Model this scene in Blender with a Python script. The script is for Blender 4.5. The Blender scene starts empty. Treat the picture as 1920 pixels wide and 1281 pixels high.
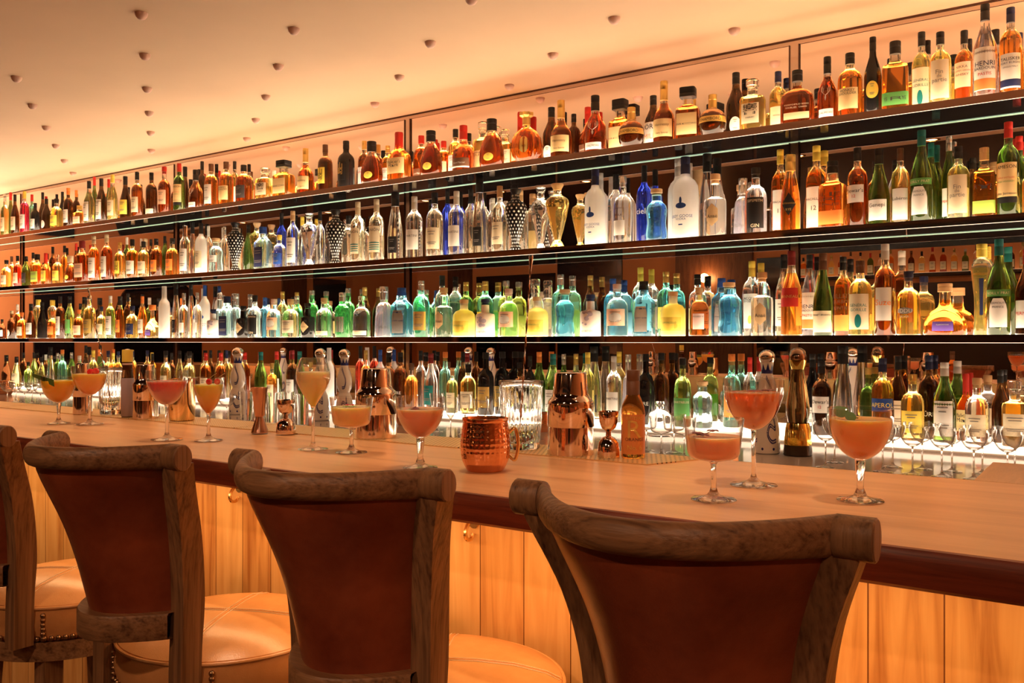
import bpy, bmesh, math, random
from mathutils import Vector, Matrix
PI = math.pi
random.seed(7)
C = bpy.context.scene
COL = C.collection

# ---------------------------------------------------------------- camera
F = 1640.0                      # focal length in pixels of the 1920x1281 frame
TH = math.radians(34.8)         # camera heading, turned left of the wall's normal
SN, CS = math.sin(TH), math.cos(TH)
CZ = 1.31                       # eye height
cam_data = bpy.data.cameras.new('camera')
cam_data.sensor_width = 36.0
cam_data.lens = 36.0 * F / 1920.0
cam_data.clip_start = 0.05
cam = bpy.data.objects.new('camera', cam_data)
COL.objects.link(cam)
cam.location = (0, 0, CZ)
cam.rotation_euler = (PI / 2, 0, TH)
C.camera = cam

# ---------------------------------------------------------------- world, exposure
W = bpy.data.worlds.new('world'); C.world = W; W.use_nodes = True
W.node_tree.nodes['Background'].inputs[0].default_value = (0.02, 0.015, 0.02, 1)
W.node_tree.nodes['Background'].inputs[1].default_value = 0.3
vs = C.view_settings
vs.view_transform = 'Standard'; vs.look = 'None'; vs.gamma = 1.0; vs.use_curve_mapping = False
vs.exposure = 0.0
cy = C.cycles
cy.max_bounces = 12; cy.diffuse_bounces = 3; cy.glossy_bounces = 6
cy.transmission_bounces = 10; cy.transparent_max_bounces = 8
cy.sample_clamp_indirect = 6.0
cy.caustics_reflective = True; cy.caustics_refractive = True
cy.use_denoising = True

# ---------------------------------------------------------------- places
HB = 0.26                       # bar top below the eye
SW = 1.10                       # size of the back wall
YM = 3.63 * SW                  # the mirror wall
YS = 3.40 * SW                  # front edge of the shelves
YF = YM - 0.168                 # front row of bottles
YB = YM - 0.062                 # back row
ZC = CZ + 1.249 * SW            # ceiling
SH = [CZ + 0.849 * SW, CZ + 0.433 * SW, CZ + 0.0226 * SW]   # shelf tops
ZRI = CZ - 0.362 * SW           # lit riser on the back counter
ZCO = ZRI - 0.032               # back counter
ZB = CZ - HB                    # bar top
S3 = HB / 0.30                  # my bar measurements were taken at 0.30
def kk(px): return (px - 960.0) / F
def dyy(px): return CS + SN * kk(px)
def XatY(px, Y): return Y * (-SN + CS * kk(px)) / dyy(px)
def Zat(py, px, Y): return CZ + (640.5 - py) / F * Y / dyy(px)
def mpp(px, Y): return Y / dyy(px) / F            # metres per pixel, upright
def onplane(px, py, z):                           # point of a level plane under a picture point
    Y = F * (CZ - z) * dyy(px) / (py - 640.5)
    return XatY(px, Y), Y
AX0, AX1 = -9.9, 1.6            # extent of back wall
SC_NAMES = {}

# lamps that light the room (fixtures are built below)
def area(name, loc, rot, sx, sy, power, col, spread=None):
    l = bpy.data.lights.new(name, 'AREA'); l.shape = 'RECTANGLE'; l.size = sx; l.size_y = sy
    l.energy = power; l.color = col
    if spread: l.spread = spread
    o = bpy.data.objects.new(name, l); COL.objects.link(o); o.location = loc; o.rotation_euler = rot
    return o
def spot(name, loc, rot, power, col, ang=1.5, blend=.6, r=.04):
    l = bpy.data.lights.new(name, 'SPOT'); l.energy = power; l.color = col
    l.spot_size = ang; l.spot_blend = blend; l.shadow_soft_size = r
    o = bpy.data.objects.new(name, l); COL.objects.link(o); o.location = loc; o.rotation_euler = rot
    return o
def point(name, loc, power, col, r=.06):
    l = bpy.data.lights.new(name, 'POINT'); l.energy = power; l.color = col; l.shadow_soft_size = r
    o = bpy.data.objects.new(name, l); COL.objects.link(o); o.location = loc
    return o
WARM = (1.0, 0.60, 0.30); WARM2 = (1.0, 0.66, 0.38)
DOWN = [(.75, 1.48), (-.15, 1.48), (-1.05, 1.48), (-1.95, 1.48), (-2.85, 1.48), (-3.75, 1.48), (-4.65, 1.48), (-5.55, 1.48), (-6.9, 1.48), (-8.3, 1.48)]
for x, y in DOWN:
    spot('downlight_beam', (x, y, ZC - .03), (math.radians(6), 0, 0), 42, WARM2, math.radians(64), .7, .035)
COVE = (-4.2, -1.6)
REAR_FILL = [(.6, -1.0), (-1.2, -1.0), (-3.0, -1.0), (-5.0, -1.0), (-7.5, -1.0)]  # unseen spots added as front fill for stool backs and drinks
for x, y in REAR_FILL: spot('added_fill_beam', (x, y, ZC - .03), (math.radians(48), 0, math.radians(12)), 64, (1, .56, .32), math.radians(80), .9, .05)
area('under_bar_glow', (-4.2, 1.36 * S3 + .05, ZB - .075), (math.radians(22), 0, 0), 11.0, .02, 20, (1.0, .58, .24))
SHELF_E = 12.0

# ---------------------------------------------------------------- materials
MC = {}
def new_mat(name):
    m = bpy.data.materials.new(name); m.use_nodes = True
    return m, m.node_tree, m.node_tree.nodes['Principled BSDF']
def c4(c): return (c[0], c[1], c[2], 1)
def mat(name, col, rough=.5, metal=0, trans=0, ior=1.45, spec=None, emit=None, es=0, coat=0, sss=0):
    if name in MC: return MC[name]
    m, nt, b = new_mat(name)
    b.inputs['Base Color'].default_value = c4(col); b.inputs['Roughness'].default_value = rough
    b.inputs['Metallic'].default_value = metal; b.inputs['Transmission Weight'].default_value = trans
    b.inputs['IOR'].default_value = ior; b.inputs['Coat Weight'].default_value = coat
    if spec is not None: b.inputs['Specular IOR Level'].default_value = spec
    if emit: b.inputs['Emission Color'].default_value = c4(emit); b.inputs['Emission Strength'].default_value = es
    MC[name] = m
    return m
def node(nt, t, **kw):
    n = nt.nodes.new(t)
    for k, v in kw.items(): setattr(n, k, v)
    return n
def ramp(nt, stops):
    r = nt.nodes.new('ShaderNodeValToRGB'); e = r.color_ramp.elements
    e[0].position, e[0].color = stops[0][0], c4(stops[0][1])
    e[1].position, e[1].color = stops[-1][0], c4(stops[-1][1])
    for p, c in stops[1:-1]:
        x = e.new(p); x.color = c4(c)
    return r
def wood(name, dark, light, scale=(1, 12, 12), rough=.4, ring=4.0, bump=.15, fine=40, coat=0, fw=.35, dist=.9):
    if name in MC: return MC[name]
    m, nt, b = new_mat(name); L = nt.links.new
    tc = node(nt, 'ShaderNodeTexCoord'); mp = node(nt, 'ShaderNodeMapping')
    mp.inputs['Scale'].default_value = scale
    L(tc.outputs['Object'], mp.inputs[0])
    n1 = node(nt, 'ShaderNodeTexNoise'); n1.inputs['Scale'].default_value = ring; n1.inputs['Detail'].default_value = 6; n1.inputs['Distortion'].default_value = dist
    L(mp.outputs[0], n1.inputs['Vector'])
    n2 = node(nt, 'ShaderNodeTexNoise'); n2.inputs['Scale'].default_value = fine; n2.inputs['Detail'].default_value = 3
    L(mp.outputs[0], n2.inputs['Vector'])
    mx = node(nt, 'ShaderNodeMath', operation='MULTIPLY_ADD'); mx.inputs[1].default_value = fw
    L(n2.outputs[0], mx.inputs[0]); L(n1.outputs[0], mx.inputs[2])
    r = ramp(nt, [(.22 + fw / 2, dark), (.40 + fw / 2, tuple((a + c) / 2 for a, c in zip(dark, light))), (.66 + fw / 2, light)])
    L(mx.outputs[0], r.inputs[0]); L(r.outputs[0], b.inputs['Base Color'])
    bp = node(nt, 'ShaderNodeBump'); bp.inputs['Strength'].default_value = bump; bp.inputs['Distance'].default_value = .002
    L(mx.outputs[0], bp.inputs['Height']); L(bp.outputs[0], b.inputs['Normal'])
    b.inputs['Roughness'].default_value = rough; b.inputs['Coat Weight'].default_value = coat
    b.inputs['Coat Roughness'].default_value = .25
    MC[name] = m
    return m
def leather(name, dark, light, rough=.38):
    if name in MC: return MC[name]
    m, nt, b = new_mat(name); L = nt.links.new
    tc = node(nt, 'ShaderNodeTexCoord')
    n1 = node(nt, 'ShaderNodeTexNoise'); n1.inputs['Scale'].default_value = 7; n1.inputs['Detail'].default_value = 8; n1.inputs['Roughness'].default_value = .65
    L(tc.outputs['Object'], n1.inputs['Vector'])
    r = ramp(nt, [(.3, dark), (.72, light)])
    L(n1.outputs[0], r.inputs[0]); L(r.outputs[0], b.inputs['Base Color'])
    v = node(nt, 'ShaderNodeTexVoronoi'); v.inputs['Scale'].default_value = 420
    L(tc.outputs['Object'], v.inputs['Vector'])
    bp = node(nt, 'ShaderNodeBump'); bp.inputs['Strength'].default_value = .12; bp.inputs['Distance'].default_value = .001
    L(v.outputs[0], bp.inputs['Height']); L(bp.outputs[0], b.inputs['Normal'])
    b.inputs['Roughness'].default_value = rough
    MC[name] = m
    return m
def planks(name, w=.105):
    m, nt, b = new_mat(name); L = nt.links.new
    tc = node(nt, 'ShaderNodeTexCoord'); sp = node(nt, 'ShaderNodeSeparateXYZ'); L(tc.outputs['Object'], sp.inputs[0])
    d = node(nt, 'ShaderNodeMath', operation='DIVIDE'); d.inputs[1].default_value = w; L(sp.outputs[0], d.inputs[0])
    fl = node(nt, 'ShaderNodeMath', operation='FLOOR'); L(d.outputs[0], fl.inputs[0])
    fr = node(nt, 'ShaderNodeMath', operation='FRACT'); L(d.outputs[0], fr.inputs[0])
    wn = node(nt, 'ShaderNodeTexWhiteNoise', noise_dimensions='1D'); L(fl.outputs[0], wn.inputs['W'])
    ad = node(nt, 'ShaderNodeVectorMath', operation='ADD'); L(tc.outputs['Object'], ad.inputs[0]); L(wn.outputs['Color'], ad.inputs[1])
    mp = node(nt, 'ShaderNodeMapping'); mp.inputs['Scale'].default_value = (16, 16, 1.2); L(ad.outputs[0], mp.inputs[0])
    n1 = node(nt, 'ShaderNodeTexNoise'); n1.inputs['Scale'].default_value = 2.2; n1.inputs['Detail'].default_value = 7; n1.inputs['Distortion'].default_value = .8
    L(mp.outputs[0], n1.inputs['Vector'])
    a2 = node(nt, 'ShaderNodeMath', operation='MULTIPLY_ADD'); a2.inputs[1].default_value = .3; L(wn.outputs['Value'], a2.inputs[0]); L(n1.outputs[0], a2.inputs[2])
    r = ramp(nt, [(.35, (.36, .13, .03)), (.55, (.62, .30, .09)), (.95, (.80, .47, .18))])
    L(a2.outputs[0], r.inputs[0])
    gt = node(nt, 'ShaderNodeMath', operation='LESS_THAN'); gt.inputs[1].default_value = .022; L(fr.outputs[0], gt.inputs[0])
    mx = node(nt, 'ShaderNodeMix', data_type='RGBA'); L(gt.outputs[0], mx.inputs['Factor']); L(r.outputs[0], mx.inputs['A'])
    mx.inputs['B'].default_value = (.16, .05, .012, 1)
    L(mx.outputs['Result'], b.inputs['Base Color']); b.inputs['Roughness'].default_value = .42
    return m
LIQ = {  # name: (liquid colour, roughness, transmission)
 'amber': ((.93, .37, .05), .02, .96), 'golden': ((1, .74, .22), .02, .96), 'yellow': ((1, .90, .36), .02, .94),
 'orange': ((1, .42, .07), .02, .95), 'red': ((.85, .10, .05), .02, .95), 'brown': ((.50, .135, .025), .02, .96),
 'maroon': ((.50, .11, .025), .02, .96), 'dark': ((.13, .045, .015), .03, .92), 'black': ((.012, .010, .010), .05, .05),
 'green': ((.55, .80, .20), .02, .96), 'bottle-green': ((.15, .27, .05), .02, .94), 'emerald': ((.22, .82, .32), .02, .95),
 'teal': ((.32, .88, .78), .02, .96), 'aqua': ((.66, .94, .98), .02, .96), 'blue': ((.25, .70, .98), .02, .95),
 'cobalt': ((.05, .10, .90), .02, .93), 'clear': ((.98, .98, .96), .01, .99), 'straw': ((1, .96, .78), .01, .98),
 'lime': ((.74, .92, .50), .02, .96), 'frosted': ((.98, .96, .93), .5, .70), 'lilac': ((.86, .86, 1), .10, .88),
 'lemon': ((1, .90, .28), .3, .45), 'ceramic': ((.88, .72, .64), .4, .0), 'olive': ((.60, .52, .20), .02, .95),
 'magenta': ((.90, .06, .16), .02, .94), 'smoky': ((.70, .64, .68), .02, .96)}
def liquid_mat(col, fill):
    key = 'bottle_' + col + '_%.2f' % fill
    if key in MC: return MC[key]
    c, r, t = LIQ[col]
    m, nt, b = new_mat(key); L = nt.links.new
    g = {'bottle-green': (.26, .40, .12), 'emerald': (.25, .85, .4), 'green': (.75, .9, .4), 'teal': (.42, .92, .84), 'blue': (.35, .75, 1),
         'cobalt': (.05, .1, .9), 'dark': (.30, .16, .06), 'black': c, 'frosted': c, 'ceramic': c, 'aqua': (.7, .95, 1)}.get(col, (.97, .95, .9))
    tc = node(nt, 'ShaderNodeTexCoord'); sp = node(nt, 'ShaderNodeSeparateXYZ'); L(tc.outputs['Generated'], sp.inputs[0])
    gt = node(nt, 'ShaderNodeMath', operation='GREATER_THAN'); gt.inputs[1].default_value = fill; L(sp.outputs[2], gt.inputs[0])
    mx = node(nt, 'ShaderNodeMix', data_type='RGBA'); L(gt.outputs[0], mx.inputs['Factor'])
    mx.inputs['A'].default_value = c4(c); mx.inputs['B'].default_value = c4(g)
    L(mx.outputs['Result'], b.inputs['Base Color'])
    b.inputs['Roughness'].default_value = r; b.inputs['Transmission Weight'].default_value = t; b.inputs['IOR'].default_value = 1.40
    MC[key] = m
    return m
PC = {  # paint colours for caps, labels and print
 'black': (.012, .011, .012), 'navy': (.012, .018, .07), 'blue': (.02, .07, .30), 'white': (.74, .70, .64), 'cream': (.72, .60, .40),
 'gold': (.80, .55, .16), 'yellow': (.90, .68, .10), 'orange': (.90, .25, .05), 'red': (.62, .03, .02), 'maroon': (.25, .02, .02),
 'silver': (.75, .73, .70), 'grey': (.22, .20, .18), 'teal': (.008, .17, .16), 'green': (.10, .30, .07), 'lime': (.45, .62, .10),
 'brown': (.14, .06, .03), 'cork': (.72, .45, .22), 'peach': (.85, .52, .34), 'pink': (.86, .62, .56), 'purple': (.14, .07, .36),
 'glass': (.95, .93, .9), 'dark': (.05, .04, .04), 'tan': (.70, .48, .25), 'mauve': (.42, .34, .40), 'amberp': (.66, .22, .055), 'buff': (.80, .58, .27)}
def paint(c, rough=.45):
    if c == 'gold' : return mat('paint_gold', PC[c], .3, .7)
    if c == 'silver': return mat('paint_silver', PC[c], .25, .8)
    if c == 'glass': return mat('stopper_glass', (.97, .96, .94), .02, 0, .95, 1.5)
    return mat('paint_' + c, PC[c], rough)
M_GLASS = mat('clear_glass', (1, 1, 1), 0.0, 0, 1.0, 1.45)
def thin_glass():        # blown bowl: too thin to bend light, it only reflects and lets through
    m, nt, b = new_mat('thin_glass'); L = nt.links.new; nt.nodes.remove(b)
    fr = node(nt, 'ShaderNodeLayerWeight'); fr.inputs['Blend'].default_value = .5
    mu = node(nt, 'ShaderNodeMath', operation='MULTIPLY'); mu.inputs[1].default_value = .92; L(fr.outputs['Facing'], mu.inputs[0])
    pw = node(nt, 'ShaderNodeMath', operation='POWER'); pw.inputs[1].default_value = 1.6; L(mu.outputs[0], pw.inputs[0])
    ad = node(nt, 'ShaderNodeMath', operation='ADD'); ad.inputs[1].default_value = .05; L(pw.outputs[0], ad.inputs[0])
    t = node(nt, 'ShaderNodeBsdfTransparent'); t.inputs[0].default_value = (.985, .98, .975, 1); g = node(nt, 'ShaderNodeBsdfGlossy'); g.inputs['Roughness'].default_value = .0
    ms = node(nt, 'ShaderNodeMixShader'); L(ad.outputs[0], ms.inputs[0]); L(t.outputs[0], ms.inputs[1]); L(g.outputs[0], ms.inputs[2])
    L(ms.outputs[0], nt.nodes['Material Output'].inputs[0]); return m
M_THIN = thin_glass()
M_STEEL = mat('polished_steel', (.86, .76, .68), .07, 1)
M_ROSE = mat('rose_steel', (.80, .64, .54), .06, 1)
M_COPPER = mat('copper', (.86, .40, .21), .12, 1)
M_BRASS = mat('brass', (.85, .58, .25), .25, 1)
M_MIRROR = mat('mirror', (.80, .70, .66), .0, 1)
M_BLACKG = mat('black_glass', (.012, .010, .010), .03, 0, spec=.8)
M_FASCIA = mat('bronze_mirror', (.50, .34, .28), .04, 1)

# ---------------------------------------------------------------- mesh helpers
def link(name, me, parent=None, loc=None):
    o = bpy.data.objects.new(name, me); COL.objects.link(o)
    if parent: o.parent = parent
    if loc: o.location = loc
    return o
def mesh(name, V, Fc, m, parent=None, smooth=True, loc=None, mi=None):
    me = bpy.data.meshes.new(name)
    me.from_pydata([tuple(v) for v in V], [], Fc)
    for x in (m if isinstance(m, list) else [m]): me.materials.append(x)
    if mi: me.polygons.foreach_set('material_index', mi)
    if smooth: me.polygons.foreach_set('use_smooth', [True] * len(me.polygons))
    me.update()
    if smooth:
        try: me.set_sharp_from_angle(angle=math.radians(38))
        except Exception: pass
    return link(name, me, parent, loc)
class MB:
    def __init__(s): s.V = []; s.F = []; s.M = []
    def add(s, V, F, mi=0):
        o = len(s.V); s.V += [tuple(v) for v in V]; s.F += [[i + o for i in f] for f in F]; s.M += [mi] * len(F)
    def box(s, x0, x1, y0, y1, z0, z1, mi=0):
        V = [(x, y, z) for z in (z0, z1) for y in (y0, y1) for x in (x0, x1)]
        s.add(V, [[0, 2, 3, 1], [4, 5, 7, 6], [0, 1, 5, 4], [2, 6, 7, 3], [0, 4, 6, 2], [1, 3, 7, 5]], mi)
    def build(s, name, m, parent=None, smooth=False, loc=None): return mesh(name, s.V, s.F, m, parent, smooth, loc, s.M)
def section(a, p):
    c, s = math.cos(a), math.sin(a)
    if p == 2: return c, s
    q = 2.0 / p
    return math.copysign(abs(c) ** q, c), math.copysign(abs(s) ** q, s)
def lathe(prof, n=28, p=2, sy=1.0, mod=None, closed_top=True, ax=(0, 0)):
    """prof: list of (r,z); r==0 at the ends makes poles"""
    V, Fc, rows = [], [], []
    for r, z in prof:
        if r <= 1e-6:
            rows.append([len(V)]); V.append((ax[0], ax[1], z)); continue
        row = []
        for i in range(n):
            a = 2 * PI * i / n; c, s = section(a, p)
            k = r * (mod(a, z) if mod else 1)
            row.append(len(V)); V.append((ax[0] + k * c, ax[1] + k * s * sy, z))
        rows.append(row)
    for A, B in zip(rows, rows[1:]):
        if len(A) == 1 and len(B) == 1: continue
        for i in range(n):
            j = (i + 1) % n
            if len(A) == 1: Fc.append([A[0], B[j], B[i]])
            elif len(B) == 1: Fc.append([A[i], A[j], B[0]])
            else: Fc.append([A[i], A[j], B[j], B[i]])
    return V, Fc
def tube(pts, rad, n=10, cap=True, flat=1.0):
    """swept tube along points; rad scalar or list"""
    V, Fc = [], []
    pts = [Vector(p) for p in pts]; N = len(pts)
    rad = rad if isinstance(rad, (list, tuple)) else [rad] * N
    up = None
    for i, p in enumerate(pts):
        t = (pts[min(i + 1, N - 1)] - pts[max(i - 1, 0)]).normalized()
        if up is None:
            up = Vector((0, 0, 1)) if abs(t.z) < .9 else Vector((1, 0, 0))
        sd = t.cross(up).normalized(); up = sd.cross(t).normalized()
        for k in range(n):
            a = 2 * PI * k / n
            V.append(p + sd * math.cos(a) * rad[i] + up * math.sin(a) * rad[i] * flat)
    for i in range(N - 1):
        for k in range(n):
            j = (k + 1) % n
            Fc.append([i * n + k, i * n + j, (i + 1) * n + j, (i + 1) * n + k])
    if cap:
        Fc.append(list(range(n))[::-1]); Fc.append([(N - 1) * n + k for k in range(n)])
    return V, Fc
def sphere(c, r, n=12, m=8, s=(1, 1, 1)):
    prof = [(math.sin(PI * i / m) * r, -math.cos(PI * i / m) * r) for i in range(m + 1)]
    prof[0] = (0, -r); prof[-1] = (0, r)
    V, Fc = lathe(prof, n)
    return [(c[0] + x * s[0], c[1] + y * s[1], c[2] + z * s[2]) for x, y, z in V], Fc
def smoothpts(P, n=6):
    """Catmull-Rom through control points"""
    out = []
    P = [Vector(p) for p in P]
    for i in range(len(P) - 1):
        p0, p1, p2, p3 = P[max(i - 1, 0)], P[i], P[i + 1], P[min(i + 2, len(P) - 1)]
        for k in range(n):
            t = k / n
            out.append(.5 * ((2 * p1) + (p2 - p0) * t + (2 * p0 - 5 * p1 + 4 * p2 - p3) * t * t + (3 * p1 - p0 - 3 * p2 + p3) * t ** 3))
    out.append(P[-1])
    return out
def empty(name, label, cat, loc=(0, 0, 0), rz=0, group=None):
    o = bpy.data.objects.new(name, None); COL.objects.link(o); o.empty_display_size = .05
    o.location = loc; o.rotation_euler = (0, 0, rz); o['label'] = label; o['category'] = cat
    if group: o['group'] = group
    return o
def tag(o, label, cat, group=None, kind=None):
    o['label'] = label; o['category'] = cat
    if group: o['group'] = group
    if kind: o['kind'] = kind
    return o
def struct(o): o['kind'] = 'structure'; return o
TC = {}
def text2d(s):
    """flat outline of a line of text, centred, cap height about 1: (verts, faces, width)"""
    if s in TC: return TC[s]
    cu = bpy.data.curves.new('lettering', 'FONT'); cu.body = s; cu.size = 1.4; cu.align_x = 'CENTER'; cu.resolution_u = 2
    o = bpy.data.objects.new('lettering', cu); COL.objects.link(o)
    dg = bpy.context.evaluated_depsgraph_get(); me = o.evaluated_get(dg).to_mesh()
    V = [(v.co.x, v.co.y - .5) for v in me.vertices]; Fc = [list(p.vertices) for p in me.polygons]
    o.evaluated_get(dg).to_mesh_clear()
    bpy.data.objects.remove(o); bpy.data.curves.remove(cu)
    if V:
        w = max(v[0] for v in V) - min(v[0] for v in V); c = (max(v[0] for v in V) + min(v[0] for v in V)) / 2
        V = [(x - c, y) for x, y in V]
    else: w = 1
    TC[s] = (V, Fc, w)
    return TC[s]

# ---------------------------------------------------------------- bottles
# each kind: glass profile (radius share, height share), neck radius share, cap start, cap radius share, section power, depth share, label band, fill
def K(word, prof, cap0, capr, p=2, sy=1., lz=(.12, .45), fill=.80, lz_a=1.0, capt='screw'):
    return dict(word=word, prof=prof, cap0=cap0, capr=capr, p=p, sy=sy, lz=lz, fill=fill, ang=lz_a, capt=capt)
KIND = {
 'wh': K('round-shouldered', [(.92, 0), (1, .015), (1, .56), (.96, .63), (.80, .69), (.5, .735), (.36, .77), (.34, .90)], .83, .38),
 'wi': K('sloping', [(.9, 0), (1, .015), (1, .48), (.92, .56), (.66, .66), (.42, .75), (.35, .84), (.34, .92)], .83, .38),
 'ch': K('champagne-shaped', [(.9, 0), (1, .015), (1, .36), (.93, .46), (.66, .60), (.42, .74), (.34, .86), (.33, .92)], .80, .40),
 'go': K('long-necked', [(.93, 0), (1, .012), (1, .58), (.95, .65), (.74, .71), (.44, .75), (.34, .80), (.33, .92)], .79, .36),
 'sl': K('slender', [(.9, 0), (1, .012), (1, .34), (.90, .50), (.66, .66), (.50, .76), (.46, .86)], .79, .52),
 'co': K('conical', [(.95, 0), (1, .015), (.98, .16), (.74, .46), (.50, .70), (.42, .82)], .80, .46),
 'gi': K('squat', [(.9, 0), (1, .02), (1, .50), (.96, .60), (.76, .68), (.42, .72), (.36, .75), (.36, .90)], .82, .40),
 'an': K('apothecary', [(.95, 0), (1, .02), (1, .56), (.93, .60), (.55, .625), (.42, .64), (.40, .84)], .83, .46, lz=(.22, .56)),
 'sq': K('square', [(.95, 0), (1, .02), (1, .60), (.93, .65), (.52, .69), (.42, .72), (.40, .88)], .82, .44, p=5, sy=.8),
 'di': K('square-bodied', [(.96, 0), (1, .02), (1, .55), (.93, .61), (.52, .66), (.42, .68), (.40, .86)], .82, .68, p=6, sy=.8, capt='block'),
 'xo': K('pear-shaped', [(.66, 0), (.95, .07), (1, .20), (.95, .38), (.78, .54), (.52, .66), (.36, .73), (.32, .82)], .76, .38, sy=.6, lz=(.2, .36), lz_a=.42),
 'gl': K('globe', [(.42, 0), (.72, .05), (.93, .17), (1, .33), (.93, .49), (.70, .60), (.36, .67), (.28, .69), (.28, .8)], .70, .31, lz=(.33, .46), lz_a=1.5),
 'vs': K('broad-shouldered', [(.93, 0), (1, .015), (1, .36), (.93, .46), (.66, .54), (.42, .60), (.34, .68), (.32, .80)], .70, .36, lz=(.1, .38)),
 'va': K('footed vase', [(.56, 0), (.60, .02), (.50, .06), (.28, .13), (.36, .18), (.56, .32), (.80, .50), (.98, .66), (1, .71), (.84, .77), (.46, .81), (.34, .84), (.34, .93)], .90, .52, sy=1., capt='flare', lz=(.3, .6)),
 'hi': K('faceted decanter', [(.95, 0), (1, .02), (1, .60), (.92, .66), (.50, .69), (.42, .71), (.40, .84)], .80, .52, p=3, sy=.8, capt='stopper', lz=(.16, .50)),
 'be': K('wide bell', [(.95, 0), (1, .03), (.99, .20), (.90, .34), (.62, .46), (.34, .54), (.27, .62), (.26, .84)], .84, .34, sy=.62, lz=(.05, .27), lz_a=.6),
 'dc': K('fluted disc', [(.40, 0), (.62, .06), (.90, .18), (1, .33), (.92, .48), (.64, .62), (.36, .69), (.26, .72), (.26, .84)], .76, .40, sy=.5, lz=(.25, .50), lz_a=.42, capt='crown'),
 'da': K('stag-badged', [(.95, 0), (1, .015), (1, .36), (.94, .48), (.70, .58), (.42, .66), (.36, .72), (.34, .86)], .74, .38, lz=(.08, .22), sy=.85),
 'sg': K('curvy', [(.72, 0), (.80, .015), (.74, .12), (.68, .28), (.72, .44), (.90, .60), (1, .71), (.92, .78), (.60, .83), (.44, .85), (.42, .92)], .86, .50, lz=(.1, .5)),
 'mi': K('waisted', [(.92, 0), (1, .03), (1, .16), (.93, .26), (.88, .36), (.94, .48), (1, .58), (.90, .68), (.56, .75), (.46, .77), (.46, .90)], .86, .56, lz=(.3, .5), fill=.86),
 'bo': K('flat-sided', [(.95, 0), (1, .02), (1, .58), (.95, .64), (.60, .72), (.46, .76), (.42, .90)], .84, .42, p=5, sy=.7, lz=(.06, .52), lz_a=.5),
 'wo': K('wide flask', [(.95, 0), (1, .02), (1, .42), (.93, .54), (.70, .62), (.34, .66), (.26, .70), (.26, .90)], .80, .32, p=3, sy=.55),
 'mk': K('dripping-wax', [(.95, 0), (1, .02), (1, .46), (.92, .54), (.60, .62), (.36, .68), (.32, .76), (.32, .92)], .74, .36, p=3, sy=.8, capt='wax'),
 'tq': K('ribbed', [(.86, 0), (.92, .02), (.96, .50), (1, .58), (.90, .66), (.50, .72), (.40, .76), (.38, .90)], .80, .44, lz=(.12, .42)),
 'ma': K('tapering', [(.97, 0), (1, .02), (.94, .34), (.82, .60), (.62, .66), (.42, .69), (.40, .76)], .74, .46, lz=(.08, .3)),
 'fr': K('tall', [(.92, 0), (1, .012), (1, .60), (.90, .68), (.52, .74), (.44, .78), (.42, .985)], .99, .40, fill=1.1),
}
for k in ('gi', 'an', 'mi'): KIND[k]['capt'] = 'cork'
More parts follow.
